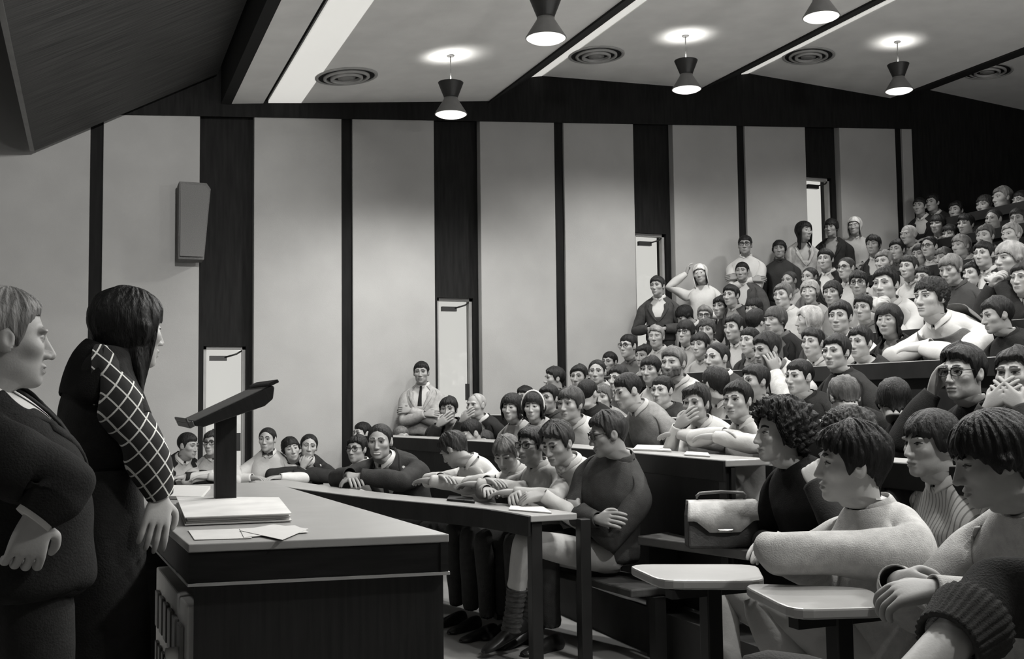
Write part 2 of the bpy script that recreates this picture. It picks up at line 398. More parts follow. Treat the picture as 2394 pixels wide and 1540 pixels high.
def catmull(V, F, mi):
    V = np.asarray(V, float)
    used = np.unique(np.concatenate([np.asarray(f) for f in F]))
    if len(used) < len(V):
        mp = -np.ones(len(V), int); mp[used] = np.arange(len(used)); V = V[used]; F = [tuple(int(mp[i]) for i in f) for f in F]
    nv = len(V)
    FP = np.array([V[list(f)].mean(0) for f in F])
    edges = {}; 
    for fi, f in enumerate(F):
        n = len(f)
        for a in range(n):
            i, j = f[a], f[(a + 1) % n]
            edges.setdefault((i, j) if i < j else (j, i), []).append(fi)
    ek = list(edges); ne = len(ek); eid = {e: i for i, e in enumerate(ek)}
    E = np.array(ek); mid = (V[E[:, 0]] + V[E[:, 1]]) / 2
    EP = mid.copy(); bnd = np.zeros(ne, bool)
    for i, e in enumerate(ek):
        fs = edges[e]
        if len(fs) == 2: EP[i] = (mid[i] * 2 + FP[fs[0]] + FP[fs[1]]) / 4
        else: bnd[i] = True
    Fs = np.zeros((nv, 3)); Fn = np.zeros(nv)
    for fi, f in enumerate(F):
        for v in f: Fs[v] += FP[fi]; Fn[v] += 1
    Ms = np.zeros((nv, 3)); Mn = np.zeros(nv); Bs = np.zeros((nv, 3)); Bn = np.zeros(nv)
    for c in (0, 1):
        np.add.at(Ms, E[:, c], mid); np.add.at(Mn, E[:, c], 1)
        np.add.at(Bs, E[bnd, c], mid[bnd]); np.add.at(Bn, E[bnd, c], 1)
    n = np.maximum(Fn, 1)[:, None]
    NV = (Fs / n + 2 * Ms / np.maximum(Mn, 1)[:, None] + (n - 3) * V) / n
    b = Bn > 0
    NV[b] = (Bs[b] / Bn[b][:, None] + V[b]) / 2
    out = np.vstack([NV, EP, FP]); NF = []; NM = []
    for fi, f in enumerate(F):
        k = len(f); c = nv + ne + fi
        for a in range(k):
            i, j, h = f[a], f[(a + 1) % k], f[a - 1]
            e1 = nv + eid[(i, j) if i < j else (j, i)]; e0 = nv + eid[(h, i) if h < i else (i, h)]
            NF.append((i, e1, c, e0)); NM.append(mi[fi])
    return out, NF, NM
def boundary_loops(F):
    nxt = {}; cnt = {}
    for f in F:
        for a in range(len(f)):
            cnt[(f[a], f[(a+1) % len(f)])] = 1
    for (i, j) in cnt:
        if (j, i) not in cnt: nxt[j] = i
    loops = []
    while nxt:
        s0 = next(iter(nxt)); lp = [s0]; c = nxt.pop(s0)
        while c != s0 and c in nxt: lp.append(c); c = nxt.pop(c)
        loops.append(lp)
    return loops
def link_mesh(name, V, F, mi, mats, parent=None, org=None, smooth=True, rec=False):
    me = bpy.data.meshes.new(name)
    V = np.asarray(V) - (org if org is not None else 0)
    me.from_pydata([tuple(v) for v in V], [], [tuple(f) for f in F]); 
    for m in (mats if isinstance(mats, (list, tuple)) else [mats]): me.materials.append(m)
    if mi is not None: me.polygons.foreach_set('material_index', np.array(mi, np.int32))
    if smooth: me.polygons.foreach_set('use_smooth', np.ones(len(F), bool))
    if rec:
        bm_ = bmesh.new(); bm_.from_mesh(me); bmesh.ops.recalc_face_normals(bm_, faces=bm_.faces); bm_.to_mesh(me); bm_.free()
    me.update()
    o = bpy.data.objects.new(name, me); COL.objects.link(o)
    if parent: o.parent = parent
    return o
def vnormals(V, F):
    N = np.zeros_like(V); Fq = np.array([f if len(f) == 4 else (*f, f[-1]) for f in F])
    n = np.cross(V[Fq[:, 2]] - V[Fq[:, 0]], V[Fq[:, 3]] - V[Fq[:, 1]])
    for c in range(4): np.add.at(N, Fq[:, c], n)
    return N / np.maximum(np.linalg.norm(N, axis=1), 1e-12)[:, None]
def wrinkle(V, F, amp, freq, seed):
    N = vnormals(V, F); rs = np.random.default_rng(seed); h = np.zeros(len(V))
    for k in range(7):
        kv = rs.normal(size=3); kv = kv / np.linalg.norm(kv) * freq * (.6 + .3 * k)
        h += np.sin(V @ kv + rs.uniform(0, 6.28) + 1.3 * np.sin(V @ (kv[[1, 2, 0]] * .6))) / (1 + .45 * k)
    return V + N * (amp * h * .5)[:, None]

# torso ring table: height fraction, half width, half depth, forward shift
TOR = [(.00, .150, .105, .00), (.10, .172, .122, .00), (.24, .157, .114, .00), (.40, .158, .114, .004), (.58, .166, .120, .008), (.69, .178, .116, .004),
       (.80, .178, .100, -.006), (.885, .150, .082, -.014), (.95, .098, .068, -.016), (1.0, .064, .060, -.010)]
NS = 20
class Rig: pass
def make_rig(P, N, fyaw, k, bulk=1.0, fem=0):
    """P pelvis, N neck base (world), fyaw facing vector (horizontal)"""
    g = Rig(); g.k = k; g.P = P; g.N = N; g.f = nrm(V3(fyaw[0], fyaw[1], 0)); g.r = V3(g.f[1], -g.f[0], 0); g.u = V3(0, 0, 1); g.bulk = bulk; g.fem = fem
    Ln = np.linalg.norm(N - P)
    mid = P + V3(0, 0, 1) * Ln * .52 - g.f * .02
    mid = .6 * mid + .4 * (P + N) / 2
    g.spine = lambda t: (1 - t) ** 2 * P + 2 * t * (1 - t) * (mid * 2 - (P + N) / 2) + t * t * N
    g.dspine = lambda t: nrm(2 * (1 - t) * ((mid * 2 - (P + N) / 2) - P) + 2 * t * (N - (mid * 2 - (P + N) / 2)))
    return g
def torso_rings(g, grow=0.0, r0=0, r1=9, growtop=None):
    rings = []
    for i in range(r0, r1 + 1):
        t, hw, hd, fs = TOR[i]
        sh = 1.0 if not g.fem else (.90 if t > .5 else (1.03 if t < .15 else .90))
        hw = hw * g.k * sh * (g.bulk if t < .9 else 1) + grow; hd = hd * g.k * (g.bulk if t < .9 else 1) * (1 if not g.fem else .95) + grow
        if growtop is not None and i == r1: hw += growtop; hd += growtop
        c = g.spine(t); tg = g.dspine(t); fd = nrm(g.f - tg * (g.f @ tg)); rd = np.cross(fd, tg)
        c = c + fd * fs * g.k
        ring = []
        for s in range(NS):
            a = 2 * PI * s / NS; ca, sa = math.cos(a), math.sin(a)
            e = .8
            ring.append(c + rd * hw * math.copysign(abs(sa) ** e, sa) * 1.03 + fd * hd * math.copysign(abs(ca) ** e, ca) * 1.03)
        rings.append(ring)
    return rings
def rot_min(a, b):
    return np.array(Vector(a).rotation_difference(Vector(b)).to_matrix())
def ik(S, T, L1, L2, pole):
    d = T - S; D = np.linalg.norm(d)
    if D > (L1 + L2) * .985: T = S + d / D * (L1 + L2) * .985; d = T - S; D = np.linalg.norm(d)
    if D < abs(L1 - L2) + .05: D2 = abs(L1 - L2) + .05; T = S + d / max(D, 1e-6) * D2; d = T - S; D = D2
    a = (L1 * L1 - L2 * L2 + D * D) / (2 * D); h = math.sqrt(max(L1 * L1 - a * a, 0))
    ax = d / D; pv = pole - ax * (pole @ ax); pv = nrm(pv)
    return S + ax * a + pv * h, T
class Cage:
    def __init__(s): s.V = []; s.F = []; s.M = []
    def add(s, pts): i = len(s.V); s.V += [np.array(p) for p in pts]; return list(range(i, i + len(pts)))
    def skin(s, A, B, m=0, flip=False):
        n = len(A)
        for i in range(n):
            q = (A[i], A[(i+1) % n], B[(i+1) % n], B[i]); s.F.append(q[::-1] if flip else q); s.M.append(m)
    def face(s, f, m=0): s.F.append(tuple(f)); s.M.append(m)
def shoulder(g, side):
    t = .735; c = g.spine(t); tg = g.dspine(t); fd = nrm(g.f - tg * (g.f @ tg)); rd = np.cross(fd, tg)
    w = .188 * g.k * (.89 if g.fem else 1) * g.bulk
    return c + rd * w * side, rd * side, tg, fd
def arm_joints(g, side, tgt, pole):
    S, out, tg, fd = shoulder(g, side); k = g.k
    E, Wr = ik(S, tgt, .285 * k, .262 * k, pole)
    return S, E, Wr
def add_hand(c, ring, Wr, d, n, thumb, k, curl, m=0, flip=False, spread=.06, tcurl=.5):
    """palm with five separate fingers grown from the wrist ring. d finger direction, n back of hand, thumb +1/-1 side sign of d x n"""
    d = nrm(d); n = nrm(n - d * (n @ d)); s = np.cross(d, n) * thumb
    def pr(x, w, h, off=0.0): 
        lat = [-.5, -.25, 0, .25, .5]
        top = [Wr + d * x * k + s * (l * w + .0) * k + n * (h / 2 * (1.12 - .9 * l * l) + off) * k for l in lat]
        bot = [Wr + d * x * k + s * (l * w) * k - n * (h / 2 * (1.05 - .3 * l * l) - off) * k for l in lat]
        return top + bot[::-1]
    p0, p1, p2 = pr(.012, .058, .040), pr(.048, .082, .038), pr(.092, .088, .030)
    best = None; R = np.array([c.V[i] for i in ring])
    for rev in (0, 1):
        for ro in range(10):
            ix = [(ro + i) % 10 for i in range(10)]
            if rev: ix = [(ro - i) % 10 for i in range(10)]
            q = np.array([p0[i] for i in ix]); sc_ = ((q - R) ** 2).sum()
            if best is None or sc_ < best[0]: best = (sc_, ix)
    ix = best[1]
    I0 = c.add([p0[i] for i in ix]); I1 = c.add([p1[i] for i in ix]); I2 = c.add([p2[i] for i in ix])
    pos = {v: q for q, v in enumerate(ix)}     # original palm index -> position
    fwd = ix[1] == (ix[0] + 1) % 10
    c.skin(ring, I0, m, flip)
    thumbq = {4, 5}
    n_ = 10
    for i in range(n_):
        a, b = ix[i], ix[(i + 1) % n_]
        if {a, b} != thumbq:
            q = (I0[i], I0[(i+1) % n_], I1[(i+1) % n_], I1[i]); c.face(q[::-1] if flip else q, m)
        q = (I1[i], I1[(i+1) % n_], I2[(i+1) % n_], I2[i]); c.face(q[::-1] if flip else q, m)
    g0 = lambda I, j: I[pos[j]]
    def grow(quad, c0, dirs, lens, ws, lat0):
        prev = quad; cen = c0
        # orientation of the quad loop is kept
        base = np.array([c.V[i] for i in quad]); bc = base.mean(0)
        dd0 = nrm(dirs[0]); lat = nrm(lat0 - dd0 * (lat0 @ dd0))
        sg = [(1 if (b_ - bc) @ lat > 0 else -1, 1 if (b_ - bc) @ n > 0 else -1) for b_ in base]
        if len(set(sg)) < 4: 
            sg = [(1, 1), (1, -1), (-1, -1), (-1, 1)]
            va = np.cross(lat, dd0)
            ang = [math.atan2((b_ - bc) @ np.cross(dd0, lat), (b_ - bc) @ lat) for b_ in base]
            order = np.argsort(ang); corners = [(-1, -1), (1, -1), (1, 1), (-1, 1)]
            sg = [None] * 4
            for r_, o_ in enumerate(order): sg[o_] = corners[r_]
        for j, (dd, ln, w) in enumerate(zip(dirs, lens, ws)):
            dd = nrm(dd); lt = nrm(lat0 - dd * (lat0 @ dd)); nn = np.cross(lt, dd)
            if nn @ n < -.2 and j == 0 and len(dirs) == 3 and False: nn = -nn
            for fr, wf in ((.45, 1.0), (1.0, .96)) if j < len(dirs) - 1 else ((.5, .95), (.95, .62)):
                ce = cen + dd * ln * fr * k
                ref = nn if (np.cross(lat, dd0) @ n) * 1 > 0 else nn
                sgn = 1 if (np.cross(lat, dd0) @ n) > 0 else -1
                I = c.add([ce + lt * a * w * wf * k + nn * sgn * b_ * w * wf * k for a, b_ in sg])
                c.skin(prev, I, m, flip); prev = I
            cen = cen + dd * ln * k
        c.face(prev[::-1] if flip else prev, m)
    LN = {3: (.040, .026, .021), 2: (.044, .029, .022), 1: (.041, .027, .021), 0: (.032, .020, .018)}
    for i in range(4):
        q = [g0(I2, i), g0(I2, i + 1), g0(I2, 9 - (i + 1)), g0(I2, 9 - i)]
        if not fwd: q = q[::-1]
        q = q[::-1]
        ctr = np.mean([c.V[j] for j in q], axis=0)
        cu = curl if np.isscalar(curl) else curl[i]
        sp = (i - 1.6) * spread
        d0 = nrm(d + s * sp)
        dirs = []; ang = cu * .75
        for w_ in (cu * .75, cu * 1.0, cu * .65):
            pass
        acc = 0
        for w_ in (cu * .75, cu * 1.0, cu * .65):
            acc += w_; dirs.append(d0 * math.cos(acc) - n * math.sin(acc))
        grow(orient(c, q, I2, flip), ctr, dirs, LN[i], (.0105, .0098, .0088), s)
    q = [g0(I0, 4), g0(I0, 5), g0(I1, 5), g0(I1, 4)]
    ctr = np.mean([c.V[j] for j in q], axis=0)
    t0 = nrm(d * .55 + s * .75 - n * .35); t1 = nrm(d * .9 + s * (.45 - tcurl * .6) - n * (.25 + tcurl * .4)); t2 = nrm(d + s * (.2 - tcurl) - n * (.2 + tcurl * .5))
    lat_t = nrm(np.cross(t1, s))
    grow_thumb(c, q, I0, I1, ctr, (t0, t1, t2), (.030, .032, .026), (.0135, .0118, .0105), k, m, flip)
def orient(c, q, I2, flip): return q
def grow_thumb(c, q, I0, I1, ctr, dirs, lens, ws, k, m, flip):
    base = np.array([c.V[j] for j in q]); bc = base.mean(0); cen = ctr; prev = q
    d0 = nrm(dirs[0]); a = nrm((base[2] + base[3]) / 2 - bc); a = nrm(a - d0 * (a @ d0)); b = np.cross(d0, a)
    uv = [((p - bc) @ a, (p - bc) @ b) for p in base]
    uv = [(math.copysign(1, u if abs(u) > 1e-9 else 1), math.copysign(1, v if abs(v) > 1e-9 else 1)) for u, v in uv]
    for j, (dd, ln, w) in enumerate(zip(dirs, lens, ws)):
        dd = nrm(dd); aa = nrm(a - dd * (a @ dd)); bb = np.cross(dd, aa)
        for fr, wf in ((.5, 1.0), (1.0, .97)) if j < 2 else ((.5, .95), (.95, .6)):
            ce = cen + dd * ln * fr * k
            I = c.add([ce + aa * u * w * wf * k + bb * v * w * wf * k for u, v in uv]); c.skin(prev, I, m, flip); prev = I
        cen = cen + dd * ln * k
    c.face(prev[::-1] if flip else prev, m)

def arm_cage(c, g, side, border, J, grow=0.0, upto=1.0, hand=None, m=0, cuff=False):
    """tube of 10 around shoulder S, elbow E, wrist; border is the loop of the hole in the torso"""
    S, E, Wr = J; k = g.k; th = .93 if g.fem else 1.0
    _, out, tg, fd = shoulder(g, side)
    B = np.array([c.V[i] for i in border]); bc = B.mean(0)
    a0 = out; u0 = tg; v0 = np.cross(a0, u0)
    ang = [math.atan2((p - bc) @ v0, (p - bc) @ u0) for p in B]
    dsum = 0
    for i in range(10):
        dd = (ang[(i + 1) % 10] - ang[i] + PI) % (2 * PI) - PI; dsum += dd
    sg = 1 if dsum > 0 else -1
    base = np.mean([((ang[i] - sg * 2 * PI * i / 10) - ang[0] + PI) % (2 * PI) - PI for i in range(10)]) + ang[0]
    d1 = nrm(E - S); d2 = nrm(Wr - E); L1 = np.linalg.norm(E - S); L2 = np.linalg.norm(Wr - E)
    st = []                          # (centre, direction, ra)
    mixd = nrm(a0 * .55 + d1)
    st.append((S + a0 * .012 * k + d1 * .015 * k, mixd, .064)); st.append((S + d1 * .30 * L1 + a0 * .006 * k, d1, .058)); st.append((S + d1 * .62 * L1, d1, .050))
    dm = nrm(d1 + d2)
    st.append((E - d1 * .042 * k, nrm(d1 * 2 + d2), .0465)); st.append((E + (nrm(d1 - d2) if np.linalg.norm(d1 - d2) > .05 else d1 * 0) * .008 * k, dm, .047)); st.append((E + d2 * .042 * k, nrm(d1 + d2 * 2), .047))
    st.append((E + d2 * .36 * L2, d2, .0455)); st.append((E + d2 * .70 * L2, d2, .037)); st.append((Wr - d2 * .012 * k, d2, .0300))
    nst = len(st)
    cut = {1.0: nst, .93: nst, .75: nst - 1, .6: 7, .5: 6, .3: 3}.get(upto, nst)
    dirp, up_, vp = a0, u0, v0; prev = border
    for j, (cc, dd, r) in enumerate(st[:cut]):
        Rm = rot_min(dirp, dd); up_ = Rm @ up_; vp = Rm @ vp; dirp = dd
        rr = (r * th * k * (g.bulk ** .5) * 1.10 + grow * (1.0 if j < nst - 1 else .75))
        if cuff and j == cut - 1: rr *= .93
        cen = cc + (d2 * .014 * k if (j == nst - 1 and hand is None) else 0)
        I = c.add([cen + (up_ * math.cos(base + sg * 2 * PI * i / 10) + vp * math.sin(base + sg * 2 * PI * i / 10)) * rr for i in range(10)])
        c.skin(prev, I, m, True); prev = I
    if hand is not None:
        d, n, thumb, curl = hand
        add_hand(c, prev, Wr, d, n, thumb, k * (.94 if g.fem else 1.0), curl, m, True)
    return prev

def body_cage(g, arms, grow=0.0, r0=0, r1=9, hands=True, upto=1.0, cap=True, m=0, growtop=None, armgrow=None, vopen=None, which=(1, -1), cuff=False):
    c = Cage(); rings = torso_rings(g, grow, r0, r1, growtop); I = [c.add(r) for r in rings]
    ar = range(5 - r0, 8 - r0)                     # three ring gaps, two segments each side
    for i in range(len(I) - 1):
        for s in range(NS):
            s2 = (s + 1) % NS; ri = i + r0
            hole = (5 <= ri < 8 - 0) and (s in (4, 5) or s in (14, 15)) and r1 >= 8 and arms is not None
            if hole and ((s in (4, 5) and 1 in which) or (s in (14, 15) and -1 in which)): continue
            if vopen is not None and vopen(ri, s): continue
            c.face((I[i][s], I[i+1][s], I[i+1][s2], I[i][s2]), m)
    if cap: c.face(I[0], m)
    if arms is not None and r1 >= 8:
        a, b_ = 5 - r0, 8 - r0
        for side, (sa, sm, sb) in ((1, (4, 5, 6)), (-1, (14, 15, 16))):
            if side not in which: continue
            lp = [I[a][sa], I[a][sm], I[a][sb], I[a+1][sb], I[a+2][sb], I[b_][sb], I[b_][sm], I[b_][sa], I[a+2][sa], I[a+1][sa]]
            A = arms[side]
            arm_cage(c, g, side, lp, A['J'], grow if armgrow is None else armgrow, upto if not isinstance(upto, dict) else upto[side], A['hand'] if hands else None, m, cuff)
    return c, I

# hair styles: hairline polar angle (deg) at azimuth 0,30,60,78,97,135,180 from the face; thickness top, side, back; hang length (m below centre) or None; tip bluntness; noise
HAIR = {
 'short':  ([54, 51, 60, 100, 76, 108, 128], .018, .010, .012, None, .25, .34),
 'crop':   ([52, 49, 58, 92, 74, 104, 122], .010, .006, .008, None, .3, .2),
 'part':   ([52, 49, 60, 102, 77, 111, 130], .022, .012, .014, None, .5, .38),
 'quiff':  ([50, 48, 59, 101, 77, 110, 130], .030, .013, .016, None, .4, .4),
 'swept':  ([44, 45, 58, 100, 76, 110, 128], .024, .010, .014, None, .3, .35),
 'mop':    ([65, 64, 73, 105, 98, 120, 135], .025, .017, .020, None, .75, .24),
 'fringe': ([58, 57, 67, 104, 84, 114, 132], .022, .013, .015, None, .7, .42),
 'recede': ([34, 42, 60, 100, 76, 110, 129], .010, .010, .012, None, .3, .2),
 'bald':   ([16, 30, 62, 97, 76, 110, 128], .003, .006, .008, None, .3, .15),
 'curly':  ([58, 58, 68, 106, 100, 122, 136], .036, .028, .032, None, .8, .42),
 'bob':    ([60, 55, 70, 118, 118, 128, 135], .028, .026, .028, -.10, .8, .3),
 'long':   ([56, 50, 66, 118, 118, 128, 135], .024, .024, .028, -.22, .8, .22),
 'bouf':   ([55, 53, 64, 112, 112, 126, 136], .052, .040, .046, None, .9, .45),
}
HAZ = np.radians([0, 30, 60, 78, 97, 135, 180])
def make_hair(style, o, seed, n=72, nt=26, part=1, vol=1.0, length=None):
    ln, tt, ts, tb, hang, blunt, nz_ = HAIR[style]; rs = np.random.default_rng(seed)
    if length is not None: hang = length
    phi = np.arange(n) / n * 2 * PI; ap = np.minimum(phi, 2 * PI - phi)
    tip = np.interp(ap, HAZ, ln)
    # side parting lifts the fringe on one side
    if style in ('part', 'quiff', 'fringe'): tip = tip + np.where(ap < 1.1, 5 * np.sin(phi) * part * np.cos(ap * 1.4), 0)
    jit = sum(rs.uniform(.5, 1) * np.sin(q * phi + rs.uniform(0, 6.28)) for q in (5, 9, 14, 21, 31)) * (1.7 if style != 'recede' else .6)
    tip = np.radians(tip + jit * (1.3 if style in ('mop', 'fringe', 'curly') else .6))
    t = np.linspace(0, 1, nt)
    TH = .02 + (tip[None] - .02) * t[:, None]; PH = np.broadcast_to(phi, TH.shape)
    d = np.stack([np.sin(TH) * np.sin(PH), np.sin(TH) * np.cos(PH), np.cos(TH)], -1)
    o2 = dict(o); rk = solve_r(lambda p, q: smin(skull_sdf(p, q), sd_cap(p, (0, -.022, -.06), (0, -.048, -.24), .048, .048), .03), o2, ORG, d)
    wt = np.clip(1 - TH / 1.35, 0, 1); back = np.clip(-np.cos(PH), 0, 1)
    thick = tt * wt + (1 - wt) * (ts * (1 - back) + tb * back)
    if style in ('part', 'quiff', 'fringe'):
        thick = thick * (1 + .35 * np.sin(PH) * -part * wt) + .010 * np.exp(-((TH - np.radians(48)) / .35) ** 2) * np.clip(np.cos(PH), 0, 1) * (1.6 if style == 'quiff' else .8)
    ear = np.exp(-((np.minimum(PH, 2*PI-PH) - 1.66) / .22) ** 2) * np.clip((TH - 1.25) / .2, 0, 1)
    if style in ('mop', 'curly', 'bob', 'long', 'bouf'): thick = thick + .012 * ear
    tap = np.where(t < .86, 1, blunt + (1 - blunt) * np.clip((1 - t) / .14, 0, 1))[:, None]
    if style in ('recede', 'bald', 'short', 'crop'): tap = np.where(t < .75, 1, .05 + .95 * np.clip((1 - t) / .25, 0, 1))[:, None]
    thick = thick * tap * vol
    ns = np.zeros_like(TH)
    for q in range(10):
        kf = rs.integers(4, 30); ns += np.sin(kf * PH + rs.uniform(-5, 5) * TH + rs.uniform(0, 6.28) + 1.2 * np.sin(TH * 4 + q)) * .32
    if style in ('curly', 'bouf'):
        P0 = d * 1.0
        for q in range(8):
            kv = rs.normal(size=3) * 30; ns += np.sin(P0 @ kv + rs.uniform(0, 6.28)) * .35
    ns = ns * np.clip(TH / .6, 0, 1)
    thick = np.maximum(thick * (1 + nz_ * .45 * ns), .0012)
    R = rk + thick
    V = ORG + d * R[..., None]
    if hang is not None:
        # strands at the sides and back fall straight below their widest point
        hm = np.clip((ap - 1.05) / .35, 0, 1)
        L = nt // 2; rows = []
        last = V[-1]
        for j in range(1, L + 1):
            f_ = j / L; z = last[:, 2] + (hang + .015 * np.sin(7 * phi + 1) - last[:, 2]) * f_
            z = np.where(hm > 0, last[:, 2] + (z - last[:, 2]) * hm, last[:, 2] - .001 * j)
            outw = 1 + .10 * math.sin(f_ * PI * .8) - .05 * f_
            q = last.copy(); q[:, 0] *= 1 + (outw - 1) * hm; q[:, 1] = np.where(q[:, 1] < 0, q[:, 1] * (1 + .1 * f_ * hm), q[:, 1]); q[:, 2] = z
            q += (np.stack([np.sin(phi), np.cos(phi), 0 * phi], -1) * (.006 * np.sin(11 * phi + 3 * f_) * hm * f_)[:, None])
            rows.append(q)
        V = np.concatenate([V, np.array(rows)], 0)
    # inner lip
    inner = V[-1] * np.array([.90, .90, 1]) ; inner[:, 2] += .004
    V = np.concatenate([V, inner[None]], 0)
    nr = V.shape[0]; F = []
    for i in range(nr - 1):
        for s in range(n):
            F.append((i * n + s, (i + 1) * n + s, (i + 1) * n + (s + 1) % n, i * n + (s + 1) % n))
    F.append(tuple(range(n)))
    return V.reshape(-1, 3), F

SKINS = {}
def skin_mats(tone, hairg):
    key = (round(tone, 2), round(hairg, 2))
    if key not in SKINS:
        s = M('skin_%03d' % int(tone * 100), tone, .55, .05, 30, .05, 200, spec=.3)
        lip = M('lip_%03d' % int(tone * 100), tone * .62, .45, .06, 30)
        brow = M('brow_%03d' % int(hairg * 100), hairg * .9, .7, .2, 60)
        SKINS[key] = [s, lip, brow, M('eye_white', .20, .3, .03, 20), M('eye_iris', .02, .15, .1, 30), M('teeth', .5, .3, .03, 20)]
    return SKINS[key]
def hair_mat(g): return M('hair_%03d' % int(g * 1000), g * (.45 if g < .1 else .7), .55, .5, 22, .6, 130, (1, 1, .22), spec=.22)
def cloth(tone, kind='shirt'):
    tone = tone * .66 if tone > .52 else tone
    if kind == 'sweater': return M('knit_%03d' % int(tone * 1000), tone, .95, .12, 40, .35, 260, spec=.1)
    if kind == 'jacket': return M('wool_%03d' % int(tone * 1000), tone, .85, .18, 30, .25, 180, spec=.15)
    return M('cotton_%03d' % int(tone * 1000), tone, .85, .06, 12, .15, 60, spec=.2)

def head_mesh(o, nphi, nth, gaze=0.0):
    Vg, phi = head_grid(o, nphi, nth)
    F = []; mi = []
    nt = Vg.shape[0]; V = Vg.reshape(-1, 3)
    F.append(tuple(range(nphi))[::-1]); mi.append(0)
    wd = .0245 + .004 * o.get('smile', 0)
    for i in range(nt - 1):
        for s in range(nphi):
            q = (i * nphi + s, i * nphi + (s + 1) % nphi, (i + 1) * nphi + (s + 1) % nphi, (i + 1) * nphi + s)
            F.append(q[::-1])
    C = V[np.array(F[1:])].mean(1); x, y, z = np.abs(C[:, 0]), C[:, 1], C[:, 2]; m = np.zeros(len(C), int)
    front = y > .05
    zb = .0230 + .0045 * np.sin(np.clip((x - .008) / .042, 0, 1) * PI) - .002 * np.clip((x - .03) / .02, 0, 1)
    m[front & (x > .010) & (x < .046) & (np.abs(z - zb) < .0054 * (1.15 - .6 * (x / .05)))] = 2
    de = np.sqrt((x - .031) ** 2 + (z * 1.0) ** 2)
    op = .0056 * np.clip(1 - ((x - .031) / .0155) ** 2, 0, 1) * o.get('eye', 1.0)
    ye = np.abs(z - .0005) < op
    m[front & ye] = 3
    m[front & (np.abs(x - .031) < .017) & (z > .0005 + op - .0006) & (z < .0005 + op + .0034)] = 2
    gx = np.abs(C[:, 0] - np.sign(C[:, 0]) * .031 - gaze * .006)
    m[front & ye & (gx < .0066)] = 4
    zu = -.0730 + .0080 * np.clip(1 - (x / wd) ** 2, 0, 1) ** .6; zl = -.0730 - .0105 * np.clip(1 - (x / wd) ** 2, 0, 1) ** .6
    m[(y > .07) & (x < wd) & (z < zu) & (z > zl)] = 1
    if o.get('smile', 0) >= 1: m[(y > .06) & (x < wd * .75) & (np.abs(z + .0725) < .0036 * np.clip(1.2 - (x / wd) ** 2, 0, 1))] = 5
    return V, F, [0] + list(m), phi

def head_axes(c, a, nod=0.0, roll=0.0):
    """facing relative to the camera: 0 looks at the camera, -90 to the picture's left"""
    v = nrm(V3(*(CAM - Vector(c)))  * V3(1, 1, 0)); r = V3(-v[1], v[0], 0)
    r = V3(rt.x, rt.y, 0) - v * (V3(rt.x, rt.y, 0) @ v); r = nrm(r)
    A = math.radians(a); hf = math.cos(A) * v + math.sin(A) * r
    hr = V3(hf[1], -hf[0], 0); hu = V3(0, 0, 1)
    n = math.radians(nod); hf2 = hf * math.cos(n) - hu * math.sin(n); hu2 = hu * math.cos(n) + hf * math.sin(n)
    q = math.radians(roll); hr2 = hr * math.cos(q) - hu2 * math.sin(q); hu3 = hu2 * math.cos(q) + hr * math.sin(q)
    return hr2, hf2, hu3

